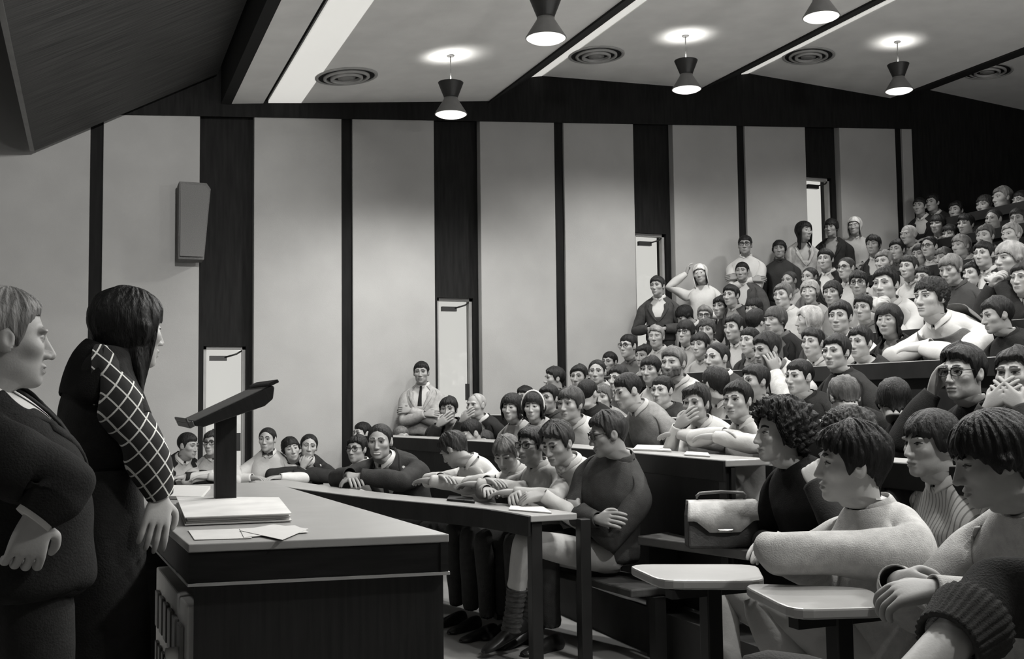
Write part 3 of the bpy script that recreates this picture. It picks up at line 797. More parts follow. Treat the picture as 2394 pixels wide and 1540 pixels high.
def pose_arms(g, pose, hd, H, zd, k, spec_f=1.0):
    """returns {side: {'J','hand'}}"""
    hr, hf, hu = H; f, r, u = g.f, g.r, g.u; A = {}
    ch = g.spine(.62)
    for side in (1, -1):
        S, out, tg, fd = shoulder(g, side); pole = -u * .9 + out * .7 - f * .15; p = pose if isinstance(pose, str) else pose[0 if side == 1 else 1]
        curl = .35; 
        if p == 'desk':
            T = V3(*g.P) * V3(1, 1, 0) + f * .40 * k + r * side * .09; T[2] = zd + .065; T = T + r * side * .02
            d = nrm(f * .5 - r * side * .8); n = u; pole = out * 1.0 - u * .2 - f * .2
        elif p == 'fold':
            T = g.P * V3(1, 1, 0) + f * spec_f * (.33 if side == 1 else .36) * k - r * side * .02; T[2] = zd + .088 + (.02 if side == 1 else .0)
            d = nrm(-r * side + f * .15); n = u; pole = out * 1.0 - u * .16 - f * .1
        elif p == 'edge':
            T = g.P * V3(1, 1, 0) + f * .50 * k + r * side * .05; T[2] = zd + .075; d = nrm(-r * side * .8 + f * .5 - u * .15); n = nrm(u + f * .3); pole = out * 1.0 - u * .2 - f * .1; curl = .5
        elif p == 'lap':
            T = g.P + f * .20 * k + r * side * .08 + u * .14; d = nrm(f * .7 - r * side * .5 - u * .2); n = u
        elif p == 'crossed':
            T = ch + f * (.215 if side == 1 else .175) * k - r * side * .085 * k - u * (.09 + .02 * side) * k; d = nrm(-r * side * 1.0 + f * .05 + u * .12); n = nrm(f * .8 + u * .4); pole = out * .9 - u * .8 + f * .1; curl = .5
        elif p == 'tucked':
            T = ch + f * (.225 if side == -1 else .150) * k - r * side * .10 * k - u * (.10 - .03 * side) * k; d = nrm(-r * side * 1.0 - f * .25); n = nrm(f * .8 + u * .4); pole = out * .9 - u * .8 + f * .1; curl = .9
        elif p == 'chin':
            T = hd + hf * .085 * k - hu * .205 * k + hr * side * .03; d = nrm(hu * .9 + hf * .05 - hr * side * .25); n = nrm(hf + hr * side * .5); pole = -u + out * .35 + f * .5; curl = 1.0
        elif p == 'mouth':
            T = hd + hf * .125 * k - hu * .150 * k + hr * side * .075 * k; d = nrm(hu * .62 - hr * side * .75 + hf * .05); n = nrm(hf * 1.0 + hr * side * .25); pole = -u + out * .4 + f * .4; curl = .28
        elif p == 'cheek':
            T = hd + hr * side * .095 * k + hf * .035 * k - hu * .165 * k; d = nrm(hu + hf * .12 - hr * side * .05); n = nrm(hr * side * 1.0 + hf * .3); pole = -u + out * .5 + f * .4; curl = .55
        elif p == 'temple':
            T = hd + hr * side * .125 * k + hf * .05 * k - hu * .09 * k; d = nrm(hu * .9 - hr * side * .35); n = nrm(hr * side * 1.0 + hf * .2); pole = -u + out * .6 + f * .5; curl = .4
        elif p == 'clasp':
            T = hd + hf * .13 * k - hu * .19 * k + hr * side * .035 * k; d = nrm(hu * .55 - hr * side * .5 + hf * .1); n = nrm(hf * .5 + hr * side * .9); pole = -u + out * .5 + f * .4; curl = 1.1
        elif p == 'up':
            T = hd + hr * side * .14 + hu * .03; d = nrm(hu - hr * side * .4); n = nrm(hr * side + hf * .3); pole = out + u * .1 + f * .2; curl = .6
        elif p == 'write':
            T = g.P * V3(1, 1, 0) + f * .42 * k + r * side * .10; T[2] = zd + .06; d = nrm(f * .7 - r * side * .55 - u * .1); n = nrm(u * .8 + r * side * .5); pole = out * .45 - u * .8; curl = .8
        elif p == 'belly':
            T = g.spine(.34) + f * .22 * k + r * side * .05; d = nrm(f * .75 - r * side * .6 + u * .15); n = nrm(u * .5 + r * side * .8); curl = .75; pole = out * .5 - u - f * .5
        elif isinstance(p, dict) and 'E' in p:
            J = (S, p['E'], p['T']); d = p['d']; n = p['n']; th = -1 if side == 1 else 1
            A[side] = {'J': J, 'hand': (d, n, th, p.get('curl', .4)), 'S': J[0], 'E': J[1], 'W': J[2]}; continue
        elif isinstance(p, dict):
            T = p['T']; d = p['d']; n = p['n']; curl = p.get('curl', .4); pole = p.get('pole', pole)
        else:   # down
            T = S - u * .53 * k + out * .07 + f * .06; d = nrm(-u + f * .1); n = out; pole = -f + out * .2; curl = .4
        J = arm_joints(g, side, T, pole)
        s_ = np.cross(nrm(d), nrm(n - nrm(d) * (n @ nrm(d))))
        # thumb side: for a right hand (side +1) with the back of the hand up and fingers forward the thumb points left
        th = -1 if side == 1 else 1
        A[side] = {'J': J, 'hand': (d, n, th, curl), 'S': J[0], 'E': J[1], 'W': J[2]}
    return A

def leg_tube(c, pts, rads, n=12, m=0, cap=True):
    prev = None; dirp = None
    for i, (p, r) in enumerate(zip(pts, rads)):
        t = nrm(pts[min(i+1, len(pts)-1)] - pts[max(i-1, 0)])
        if dirp is None:
            u = np.cross(t, V3(0, 0, 1)) if abs(t[2]) < .9 else np.cross(t, V3(1, 0, 0)); u = nrm(u); w = np.cross(t, u)
        else:
            Rm = rot_min(dirp, t); u = Rm @ u; w = Rm @ w
        dirp = t
        I = c.add([p + (u * math.cos(2*PI*q/n) + w * math.sin(2*PI*q/n)) * r for q in range(n)])
        if prev is None:
            if cap: c.face(I[::-1], m)
        else: c.skin(prev, I, m, True)
        prev = I
    if cap: c.face(prev, m)
    return c
def make_shoe(name, ank, dirv, k, mat, parent, org):
    f = nrm(dirv); r = nrm(np.cross(f, V3(0, 0, 1))); u = np.cross(r, f)
    c = Cage(); prev = None
    for (x, w, h0, h1) in ((-.075, .018, .012, .05), (-.065, .034, .0, .085), (-.02, .037, .0, .088), (.04, .037, .0, .075), (.10, .042, .0, .055), (.155, .044, .0, .042), (.195, .034, .002, .034), (.212, .014, .010, .024)):
        cc = ank + f * x * k - u * .085 * k
        pts = []
        for q in range(12):
            a = 2 * PI * q / 12; z = (h0 + h1) / 2 + (h1 - h0) / 2 * math.copysign(abs(math.sin(a)) ** .7, math.sin(a)); y = w * math.copysign(abs(math.cos(a)) ** .7, math.cos(a)) * (1 - .25 * max(math.sin(a), 0))
            pts.append(cc + r * y * k + u * z * k)
        I = c.add(pts)
        if prev is None: c.face(I[::-1])
        else: c.skin(prev, I, 0, True)
        prev = I
    c.face(prev)
    V, F, mi = catmull(c.V, c.F, c.M)
    return link_mesh(name, V, F, mi, mat, parent, org)

def make_glasses(o, k, tone, parent, org, X, detail=8):
    b = MB(); q = []
    for sx in (1, -1):
        pts = []
        for i in range(17):
            a = 2 * PI * i / 16; pts.append((sx * (.033 + .025 * math.copysign(abs(math.cos(a)) ** .7, math.cos(a))), .097 - .006 * abs(math.cos(a)) * (math.cos(a) > 0), .001 + .018 * math.copysign(abs(math.sin(a)) ** .7, math.sin(a))))
        b.tube(pts, .0024, 6, cap=False)
        b.tube([(sx * .057, .091, .008), (sx * .074, .06, .010), (sx * .082, -.005, .008)], .0024, 6)
        b.tube([(sx * .012, .100, .016), (sx * .034, .098, .021), (sx * .056, .092, .017)], .0036, 6)
    b.tube([(-.011, .101, .008), (0, .104, .010), (.011, .101, .008)], .0026, 6)
    for v in b.bm.verts: v.co = Vector(X(np.array(v.co)) - org)
    return b.build('glasses', M('spectacle_frame', .012, .3, .1, 20), parent)

HCACHE = {}
def person(spec):
    """spec: dict with world head centre 'c', scale k, etc."""
    c0 = spec['c']; k = spec['k']; seed = spec['seed']; rs = np.random.default_rng(seed)
    rv = np.random.default_rng(seed % 7 if spec.get('q', 0) < 2 else seed)
    o = {'jaw': rv.uniform(.9, 1.1), 'nose': rv.uniform(.88, 1.18), 'fem': spec.get('fem', 0), 'smile': spec.get('smile', 0), 'eye': spec.get('eye', .85)}
    if o['fem']: o['jaw'] *= .9; o['nose'] *= .88
    q = spec.get('q', 0)
    H = head_axes(c0, spec['a'], spec.get('nod', 0), spec.get('roll', 0)); hr, hf, hu = H
    def X(p): return c0 + (p[..., 0:1] * hr + p[..., 1:2] * hf + p[..., 2:3] * hu) * k
    # torso
    bf = spec['bf']; f = nrm(V3(bf[0], bf[1], 0))
    Nb = c0 - hu * .135 * k - hf * .020 * k - V3(0, 0, -.004 - spec.get('neckup', 0)) * k - f * spec.get('neckf', .035) * k
    lean = math.radians(spec.get('lean', 8)); side = math.radians(spec.get('slean', 0)); tl = spec.get('tl', .56) * k
    rgt = V3(f[1], -f[0], 0)
    P = Nb - tl * (V3(0, 0, 1) * math.cos(lean) * math.cos(side) + f * math.sin(lean) + rgt * math.sin(side))
    if 'pz' in spec: P[2] = min(max(spec['pz'], Nb[2] - .66 * k), Nb[2] - .42 * k)
    if 'P' in spec: P = spec['P']
    g = make_rig(P, Nb, f, k, spec.get('bulk', 1.0 if spec.get('q', 0) > 1 else .93), spec.get('fem', 0))
    arms = pose_arms(g, spec.get('pose', 'lap'), c0, H, spec.get('zd', P[2] + .3), k, spec.get('reach', 1.0))
    org = V3(*P)
    lv = 2 if q >= 2 else 1
    # --- body: torso, arms, hands in one cage, the head stitched on at the neck
    nphi, nth = ((80, 58), (80, 84), (160, 132))[q]
    cg, I = body_cage(g, arms, grow=-.012 * k, armgrow=-.006 * k)
    V, F, mi = catmull(cg.V, cg.F, cg.M); V, F, mi = catmull(V, F, mi)
    if q >= 2: V, F, mi = catmull(V, F, mi)
    lp = max(boundary_loops(F), key=len)
    key_ = (tuple(sorted(o.items())), nphi, nth, spec.get('gaze', 0))
    if key_ not in HCACHE: HCACHE[key_] = head_mesh(o, nphi, nth, spec.get('gaze', 0))
    HV, HF, Hm, phi = HCACHE[key_]
    HW = X(HV); nb = len(V)
    ringh = [len(HV) - nphi + s for s in range(nphi)]
    # extra neck ring half way
    Hlast = HW[-nphi:]; TL = V[lp]
    cenT = TL.mean(0)
    # match loop start/direction by angle in the torso plane
    hx = np.array([(p - Hlast.mean(0)) for p in Hlast]); ax = nrm(Hlast.mean(0) - cenT); e1 = nrm(f - ax * (f @ ax)); e2 = np.cross(ax, e1)
    ah = np.unwrap([math.atan2(p @ e2, p @ e1) for p in hx]); at = np.unwrap([math.atan2((p - cenT) @ e2, (p - cenT) @ e1) for p in TL])
    if (ah[-1] - ah[0]) * (at[-1] - at[0]) < 0: lp = lp[::-1]; TL = V[lp]; at = np.unwrap([math.atan2((p - cenT) @ e2, (p - cenT) @ e1) for p in TL])
    df = [(abs(((at[i] - ah[0]) + PI) % (2 * PI) - PI)) for i in range(len(lp))]; s0 = int(np.argmin(df)); lp = lp[s0:] + lp[:s0]; TL = V[lp]
    assert len(lp) == nphi, (len(lp), nphi)
    mids = []
    nr_ = (.050 if o['fem'] else .057) * k
    for t_ in (.35, .7):
        mid = Hlast * (1 - t_) + TL * t_; cm = mid.mean(0)
        w_ = mid - cm; w_ = w_ - np.outer(w_ @ ax, ax); ln_ = np.linalg.norm(w_, axis=1)
        fac = (nr_ / np.maximum(ln_, 1e-6)); fac = np.clip(fac, .55, 1.6); fac = 1 + (fac - 1) * (.75 if t_ < .5 else .5)
        mids.append(mid + w_ * (fac - 1)[:, None])
    allV = [V, HW] + mids; b0 = nb + len(HW)
    rA = [nb + i for i in ringh]; rB = list(range(b0, b0 + nphi)); rC = list(range(b0 + nphi, b0 + 2 * nphi)); rD = lp
    Fb = list(F) + [tuple(nb + i for i in f_) for f_ in HF]; Mi = list(mi) + list(Hm)
    # orientation test against the head faces
    for A_, B_ in ((rA, rB), (rB, rC), (rC, rD)):
        for s in range(nphi):
            Fb.append((A_[s], A_[(s+1) % nphi], B_[(s+1) % nphi], B_[s])[::-1]); Mi.append(0)
    VV = np.vstack(allV)
    mats = skin_mats(spec['skin'], spec['hair'][1])
    body = link_mesh('person', VV, Fb, Mi, mats, None, org, rec=True); body.location = org
    tag(body, spec['label'], 'person', spec.get('group', 'people in the lecture hall'))
    # --- hair
    if spec['hair'][0]:
        st = spec['hair'][0]
        hv, hf_ = make_hair(st, o, seed + 5, n=(60, 84, 140)[q], nt=(20, 28, 44)[q], part=spec.get('part', 1), vol=spec.get('vol', 1.0), length=spec.get('hlen'))
        link_mesh('hair', X(hv), hf_, None, hair_mat(spec['hair'][1]), body, org)
    if spec.get('beard'):
        make_beard(o, X, spec, body, org)
    if spec.get('glasses'): make_glasses(o, k, .01, body, org, X)
    # --- clothes
    top, tone = spec['top'][0], spec['top'][1]
    tone = tone * .62 if tone > .4 else tone
    gr = {'shirt': .012, 'sweater': .018, 'jacket': .022, 'blouse': .012, 'dress': .016, 'vest': .014}[top] * k
    ck = {'shirt': 'shirt', 'blouse': 'shirt', 'vest': 'shirt'}.get(top, 'sweater' if top in ('sweater',) else 'jacket')
    upto = spec.get('sleeve', .93)
    def vo(ri, s):
        if ri < 4: return False
        w_ = {4: 1, 5: 1, 6: 1, 7: 2, 8: 2}.get(ri, 2)
        return s in list(range(0, w_)) + [NS - 1 - i for i in range(w_)]
    cg, I = body_cage(g, arms, grow=gr, hands=False, upto=upto, cap=True, r1=9, growtop={'jacket': -.002, 'sweater': -.012, 'shirt': -.004, 'vest': -.004}.get(top, 0) * k, vopen=vo if top == 'jacket' else None, armgrow=gr * (.8 if top == 'shirt' else 1.0), cuff=(top == 'sweater'))
    V, F, mi = catmull(cg.V, cg.F, cg.M); V, F, mi = catmull(V, F, mi)
    if q >= 2: V, F, mi = catmull(V, F, mi)
    V = wrinkle(np.array(V), F, (.006 if top != 'sweater' else .005) * k * spec.get('wr', 1.0), 26 / k, seed + 3)
    garment = link_mesh({'blouse': 'blouse', 'vest': 'shirt'}.get(top, top), V, F, mi, spec.get('topmat') or cloth(tone, ck), body, org)
    if top == 'jacket':
        def surf(t, an, gw):
            hw = np.interp(t, [a[0] for a in TOR], [a[1] for a in TOR]) * k * (.9 if g.fem else 1) * g.bulk + gw; hd2 = np.interp(t, [a[0] for a in TOR], [a[2] for a in TOR]) * k * g.bulk + gw; fs = np.interp(t, [a[0] for a in TOR], [a[3] for a in TOR]) * k
            cc = g.spine(t); tg = g.dspine(t); fd = nrm(f - tg * (f @ tg)); rd = np.cross(fd, tg); ca, sa = math.cos(an), math.sin(an)
            return cc + fd * (fs + hd2 * math.copysign(abs(ca) ** .8, ca)) + rd * hw * math.copysign(abs(sa) ** .8, sa)
        for sg_ in (1, -1):
            c = Cage(); prev = None
            for t_, a0, a1 in ((.46, .0, .03), (.52, .06, .20), (.60, .12, .36), (.70, .20, .55), (.79, .30, .72), (.80, .32, .50), (.88, .55, .85), (.95, .95, 1.35), (.985, 1.7, 2.1), (1.0, 2.6, 2.9)):
                lift = .012 * k
                Ix = c.add([surf(t_, sg_ * a0, gr - .006 * k), surf(t_, sg_ * (a0 * .6 + a1 * .4), gr + lift), surf(t_, sg_ * a1, gr + lift * .9), surf(t_, sg_ * a1, gr - .006 * k)])
                if prev is not None: c.skin(prev, Ix)
                else: c.face(Ix)
                prev = Ix
            V2, F2, m2 = catmull(c.V, c.F, c.M); link_mesh('lapel', V2, F2, m2, spec.get('topmat') or cloth(tone, ck), body, org, rec=True)
    # thickness for open edges
    sd = garment.modifiers.new('thickness', 'SOLIDIFY'); sd.thickness = .004; sd.offset = -1
    if top == 'vest':
        cg, I = body_cage(g, None, grow=gr + .028 * k, hands=False, r1=8, cap=False, growtop=.022 * k)
        # sleeveless: leave the shoulder sides open
        keep = [i for i, f_ in enumerate(cg.F) if not (len(f_) == 4 and any(v % NS in (5, 15) for v in f_) and min(f_) // NS >= 5)]
        V, F, mi = catmull(cg.V, [cg.F[i] for i in keep], [0] * len(keep)); V, F, mi = catmull(V, F, mi)
        vo_ = link_mesh('vest', wrinkle(np.array(V), F, .004, 24, seed), F, mi, cloth(spec.get('vtone', .05), 'sweater'), body, org)
        sd = vo_.modifiers.new('thickness', 'SOLIDIFY'); sd.thickness = .005; sd.offset = -1
    if top == 'jacket' and spec.get('shirt', .7):
        cg, I = body_cage(g, None, grow=.009 * k, hands=False, r0=2, r1=9, cap=False, growtop=.001)
        V, F, mi = catmull(cg.V, cg.F, cg.M); V, F, mi = catmull(V, F, mi)
        link_mesh('shirt', V, F, mi, cloth(spec.get('shirt', .72)), body, org)
    # collar
    col = spec.get('collar')
    if col is None and top in ('shirt', 'jacket', 'vest'): col = spec.get('shirt', .72) if top == 'jacket' else tone
    if col or top == 'sweater':
        c = Cage(); t = .985; cc = g.spine(1.0); tg = nrm(g.dspine(1.0) * .6 + nrm(c0 - Nb) * .4); fd = nrm(f - tg * (f @ tg)); rd = np.cross(fd, tg)
        cc = cc + fd * -.010 * k
        prof = ((.066, .062, .0), (.064, .059, .026), (.067, .064, .031), (.083, .080, .002), (.080, .077, -.002)) if top != 'sweater' or spec.get('collar') else ((.068, .064, -.010), (.060, .056, .010), (.062, .058, .017), (.070, .066, .008), (.076, .072, -.012))
        opn = 0.16 if (top != 'sweater' or spec.get('collar')) else 0
        nseg = 24; prev = None
        for (a_, b_, z_) in prof:
            pts = []
            for s in range(nseg + (1 if opn else 0)):
                an = opn + (2 * PI - 2 * opn) * s / nseg if opn else 2 * PI * s / nseg
                fl = 1.0 + (.10 * math.exp(-((min(an, 2 * PI - an)) / .5) ** 2) if z_ < .01 else 0)
                dz = -.020 * math.exp(-((min(an, 2 * PI - an)) / .55) ** 2)
                pts.append(cc + rd * a_ * k * math.sin(an) * fl + fd * b_ * k * math.cos(an) * fl + tg * (z_ + dz) * k)
            Ix = c.add(pts)
            if prev is not None:
                for s in range(nseg):
                    s2 = (s + 1) % len(Ix); c.face((prev[s], prev[s2], Ix[s2], Ix[s]))
            prev = Ix
        V, F, mi = catmull(c.V, c.F, c.M)
        link_mesh('collar', V, F, mi, cloth(col if col else tone, 'shirt' if col else 'sweater'), body, org)
    if spec.get('tie'):
        c = Cage(); prev = None
        for (t, w_) in ((.985, .012), (.955, .020), (.93, .013), (.80, .021), (.66, .027), (.50, .033), (.44, .004)):
            cc = g.spine(t); tg = g.dspine(t); fd = nrm(f - tg * (f @ tg)); rd = np.cross(fd, tg)
            hd_ = np.interp(t, [a[0] for a in TOR], [a[2] for a in TOR]) * k * g.bulk * 1.03 + .016 * k
            fs = np.interp(t, [a[0] for a in TOR], [a[3] for a in TOR]) * k
            e = cc + fd * (hd_ + fs)
            Ix = c.add([e - rd * w_ * k, e - rd * w_ * .5 * k + fd * .006 * k, e + rd * w_ * .5 * k + fd * .006 * k, e + rd * w_ * k, e - fd * .004 * k])
            if prev is not None: c.skin(prev, Ix)
            prev = Ix
        V, F, mi = catmull(c.V, c.F, c.M); link_mesh('tie', V, F, mi, cloth(spec['tie'], 'jacket'), body, org)
    # --- legs
    lg = spec.get('legs')
    if lg:
        lt = spec.get('ltone', .05); zf = spec['zf']; c = Cage()
        rg = torso_rings(g, .004 * k, 0, 2); I = [c.add(r_) for r_ in rg]
        for a_, b_ in zip(I, I[1:]):
            for s in range(NS): c.face((a_[s], b_[s], b_[(s+1) % NS], a_[(s+1) % NS]))
        c.face(I[0])
        feet = []
        for sd_ in (1, -1):
            hip = P + g.r * sd_ * .085 * k + V3(0, 0, .045) * k
            if lg == 'sit':
                kn = hip + f * .42 * k + g.r * sd_ * .05 + V3(0, 0, .015); an = kn + f * -.02 + V3(0, 0, 0); an[2] = zf + .085 * k
            elif isinstance(lg, dict):
                kn, an = lg[sd_]
            else:
                kn = hip * 1; kn[2] = (hip[2] + zf) / 2 + .03; kn = kn + f * .01; an = hip * 1; an[2] = zf + .085 * k
            pts = [hip - nrm(kn - hip) * .03, hip + (kn - hip) * .3, hip + (kn - hip) * .65, kn - nrm(kn - hip) * .05, kn + nrm(nrm(kn - hip) - nrm(an - kn)) * .012, kn + nrm(an - kn) * .06, kn + (an - kn) * .42 * spec.get('hem', .94), kn + (an - kn) * .78 * spec.get('hem', .94), kn + (an - kn) * spec.get('hem', .94)]
            leg_tube(c, [p_ for p_ in pts], [r_ * k for r_ in (.098, .092, .080, .070, .068, .066, .062, .058, .060)])
            feet.append((sd_, kn, an))
        V, F, mi = catmull(c.V, c.F, c.M); V = wrinkle(np.array(V), F, .006 * k, 24, seed + 9)
        link_mesh('trousers', V, F, mi, cloth(lt, 'jacket' if lt < .3 else 'shirt'), body, org)
        for sd_, kn, an in feet:
            fd_ = spec.get('footdir', f)
            make_shoe('shoe', an, fd_, k * 1.05, M('shoe_leather', .015, .35, .2, 12), body, org)
    return body, g, arms, H

def make_beard(o, X, spec, body, org):
    n, nt = 40, 14; ph = np.linspace(-1.5, 1.5, n); th = np.linspace(math.radians(100), math.radians(146), nt)
    TH, PH = np.meshgrid(th, ph, indexing='ij')
    TH = TH + np.where(np.abs(PH) < .42, np.radians(16) * (1 - (np.abs(PH) / .42) ** 4) * (1 - (TH - th[0]) / (th[-1] - th[0])), 0)
    d = np.stack([np.sin(TH) * np.sin(PH), np.sin(TH) * np.cos(PH), np.cos(TH)], -1); r = solve_r(head_sdf, dict(o, ears=0), ORG, d)
    e = np.minimum(1, 4 * np.minimum((TH - TH[0]) / (TH[-1] - TH[0]), 1 - (TH - TH[0]) / (TH[-1] - TH[0])) + .05) * np.minimum(1, (1.52 - np.abs(PH)) * 5)
    V = (ORG + d * (r - .002 + .014 * e * (1 + .2 * np.sin(17 * PH + 9 * TH)))[..., None]).reshape(-1, 3)
    F = [(i * n + s, (i + 1) * n + s, (i + 1) * n + s + 1, i * n + s + 1) for i in range(nt - 1) for s in range(n - 1)]
    ob = link_mesh('beard', X(V), F, None, hair_mat(spec['hair'][1]), body, org)

# ================================================================== furniture
DESK_Z = [.875, 1.14, 1.30, 1.62, 1.87, 2.18, 2.55, 2.93, 3.31]
def strip_mb(pts, off0, off1, z0, z1, mi=0, mb=None):
    """ribbon box along pts (L, W); off along +L"""
    mb = mb or MB(); bm = mb.bm; prev = None
    for (l, w) in pts:
        v = [bm.verts.new((l + off0, w, z0)), bm.verts.new((l + off1, w, z0)), bm.verts.new((l + off1, w, z1)), bm.verts.new((l + off0, w, z1))]
        if prev:
            for i in range(4): bm.faces.new((prev[i], prev[(i+1) % 4], v[(i+1) % 4], v[i])).material_index = mi
        else: bm.faces.new(v).material_index = mi
        prev = v
    bm.faces.new(prev).material_index = mi
    return mb
def rel(pts, o): return [(l - o[0], w - o[1]) for l, w in pts]
def row_desk(lab, pts, zt, zf, front=True, ends=True, group='writing desks across the rows', depth=.36):
    o = empty('writing_desk', (pts[0][0], pts[0][1], zf)); tag(o, lab, 'desk', group)
    P = rel(pts, pts[0]); h = zt - zf
    strip_mb(P, -.20, -.20 + depth * .68, h - .032, h).build('desk_top', desk_top, o, bevel=.005)
    strip_mb(P, -.215, -.2005, h - .10, h - .003).build('front_edge', desk_dark, o, bevel=.003)
    if front: strip_mb(P, -.17, -.15, .02, h - .036).build('modesty_panel', desk_dark, o)
    if ends:
        for (l, w) in (P[0], P[-1]):
            for dx in (-.16, .10):
                b = MB(); b.box((l + dx - .028, w - .03 + (.05 if w < .2 else -.05), .002), (l + dx + .028, w + .03 + (.05 if w < .2 else -.05), h - .034)); b.build('leg', steel_black, o, bevel=.004)
    return o
def bench(lab, pts, zt, zf, group='bench seats behind the writing desks'):
    o = empty('bench_seat', (pts[0][0], pts[0][1], zf)); tag(o, lab, 'bench', group)
    P = rel(pts, pts[0]); h = zt - zf
    strip_mb(P, -.02, .26, h - .04, h).build('seat', seat_wood, o, bevel=.008)
    for i in range(0, len(P), 2):
        b = MB(); b.box((P[i][0] + .09, P[i][1] - .03, .002), (P[i][0] + .15, P[i][1] + .03, h - .042)); b.build('leg', steel_black, o)
    return o
def rowpts(k, w0, w1, n=9, dl=-.22): return [(row_L(k, w) + dl - (.13 * min(max((w - 4.9) / 1.3, 0), 1) if k == 0 and dl < 0 else 0), w) for w in np.linspace(w0, w1, n)]
row_desk('long curved writing desk of the front row, ending in two dark posts', rowpts(0, 4.73, 7.75, 15), DESK_Z[0], .15, front=False, ends=True)
bench('bench seat of the front row behind the curved desk', rowpts(0, 4.55, 7.9, 11, .02), .52, .15)
names = ['', 'second', 'third', 'fourth', 'fifth', 'sixth', 'seventh', 'eighth', 'ninth']
for k in range(1, 9):
    w0 = (4.20, 4.2, 1.2, 1.2, 1.2, 1.2, 1.2, 1.2)[k - 1]; w1 = (9.05, 9.0, 8.9, 8.75, 8.75, 8.75, 8.75, 8.75)[k - 1]
    row_desk('dark fronted writing desk of the %s row from the stage' % names[k], rowpts(k, w0, w1), DESK_Z[k], ROW_FLOOR[k], group='writing desks across the rows')
    bench('bench seat of the %s row from the stage' % names[k], rowpts(k, w0, w1, 9, .02), ROW_FLOOR[k] + .42, ROW_FLOOR[k])
for k, (w0, w1) in ((1, (1.2, 2.9)), (2, (1.2, 3.6))):
    row_desk('dark writing desk behind the %s row by the aisle, nearer the camera' % ('first', 'second')[k - 1], [(NEAR_L[k] - .40, w) for w in np.linspace(w0, w1, 4)], NEAR_FLOOR[k] + .74 if k == 1 else DESK_Z[2] - .12, (.15, .38)[k - 1], depth=.28)
    bench('bench seat behind the aisle-side desk of the %s row' % ('second', 'third')[k - 1], [(NEAR_L[k] + .02, w) for w in np.linspace(w0, w1, 4)], (.62, .82)[k - 1], (.15, .38)[k - 1])
bench('bench seat under the pale jumper sitter near the camera', [(NEAR_L[0] + .02, w) for w in np.linspace(1.2, 2.95, 3)], .56, .15)

# tablet arms of the seats close to the camera
def tablet(lab, poly, z, leg):
    o = empty('tablet_desk', (leg[0], leg[1], .15)); tag(o, lab, 'desk', 'tablet desks close to the camera')
    b = MB(); b.prism([(x - leg[0], y - leg[1], z - .15 - .028) for x, y in poly], (0, 0, .028)); b.build('tablet_top', desk_top, o, bevel=.006)
    b = MB(); b.box((-.025, -.025, .002), (.025, .025, z - .15 - .030)); b.build('post', steel_black, o, bevel=.004)
    b = MB(); b.box((-.14, -.02, z - .15 - .056), (.14, .02, z - .15 - .0295)); b.build('bracket', steel_black, o)
ZT = .905
def zp(px, py, z=ZT): q = at_plane(px, py, 2, z); return (q.x, q.y)
def rounded(pts, r=.35):
    out = []
    n = len(pts)
    for i in range(n):
        a, b_, c = Vector(pts[i-1]), Vector(pts[i]), Vector(pts[(i+1) % n])
        p0 = b_ + (a - b_) * r; p1 = b_ + (c - b_) * r
        for t in (0, .25, .5, .75, 1): out.append(tuple((1-t)**2 * p0 + 2*t*(1-t) * b_ + t*t * p1))
    return out
t1 = rounded([zp(1462, 1318), zp(1545, 1356), zp(1790, 1356), zp(1770, 1318)], .22)
tablet('pale tablet desk standing empty in front of the briefcase', t1, ZT, zp(1660, 1345))
t2 = rounded([zp(1728, 1362), zp(1850, 1424), zp(2085, 1418), zp(2030, 1372)], .22)
tablet('pale tablet desk under the folded arm of the pale jumper sitter', t2, ZT, zp(1960, 1405))

# side bench with the briefcase
zb = .745
q0, q1 = at_plane(1490, 1252, 2, zb), at_plane(1790, 1292, 2, zb)
o = empty('side_bench', (q0.x, q0.y, .15)); tag(o, 'dark side bench carrying the briefcase at the aisle', 'bench')
dv = Vector((q1.x - q0.x, q1.y - q0.y, 0)); nv = Vector((-dv.y, dv.x, 0)).normalized()
if nv.x < 0: nv = -nv
b = MB(); b.prism([(0, 0, zb - .15 - .045), tuple(dv + Vector((0, 0, zb - .15 - .045))), tuple(dv + nv * .30 + Vector((0, 0, zb - .15 - .045))), tuple(nv * .30 + Vector((0, 0, zb - .15 - .045)))], (0, 0, .045)); b.build('seat', M('bench_wax', .10, .3, .3, 7), o, bevel=.006)
for t in (.08, .92):
    c = dv * t + nv * .15; b = MB(); b.box((c.x - .12, c.y - .02, .002), (c.x + .12, c.y + .02, zb - .15 - .047)); b.build('support', steel_black, o)
# briefcase
bc = at_depth(1688, 1272, 4.86); bc.z = zb
u = Vector((rt.x, rt.y, 0)).normalized()
case = empty('briefcase', (bc.x, bc.y, zb + .002), math.atan2(u.y, u.x) + .04); tag(case, 'leather briefcase with a pale flap and top handle on the side bench', 'bag')
b = MB(); w_, h_, d_ = .166, .20, .06
b.prism([(-w_, -d_, 0), (w_, -d_, 0), (w_ * .98, -d_ * .8, h_ * .72), (w_ * .9, -d_ * .5, h_), (-w_ * .9, -d_ * .5, h_), (-w_ * .98, -d_ * .8, h_ * .72)], (0, d_ * 1.7, 0)); b.build('body', M('leather_dark', .05, .45, .2, 30, .2, 120), case, bevel=.012)
b = MB(); n = 24; front = []; 
for i in range(n + 1):
    x = -w_ * 1.02 + 2.04 * w_ * i / n; a = abs(x) / w_
    low = h_ * (.62 if a > .80 else (.36 if a < .42 else .36 + (.62 - .36) * (a - .42) / .38)) 
    front.append((x, low))
bm = b.bm; prev = None
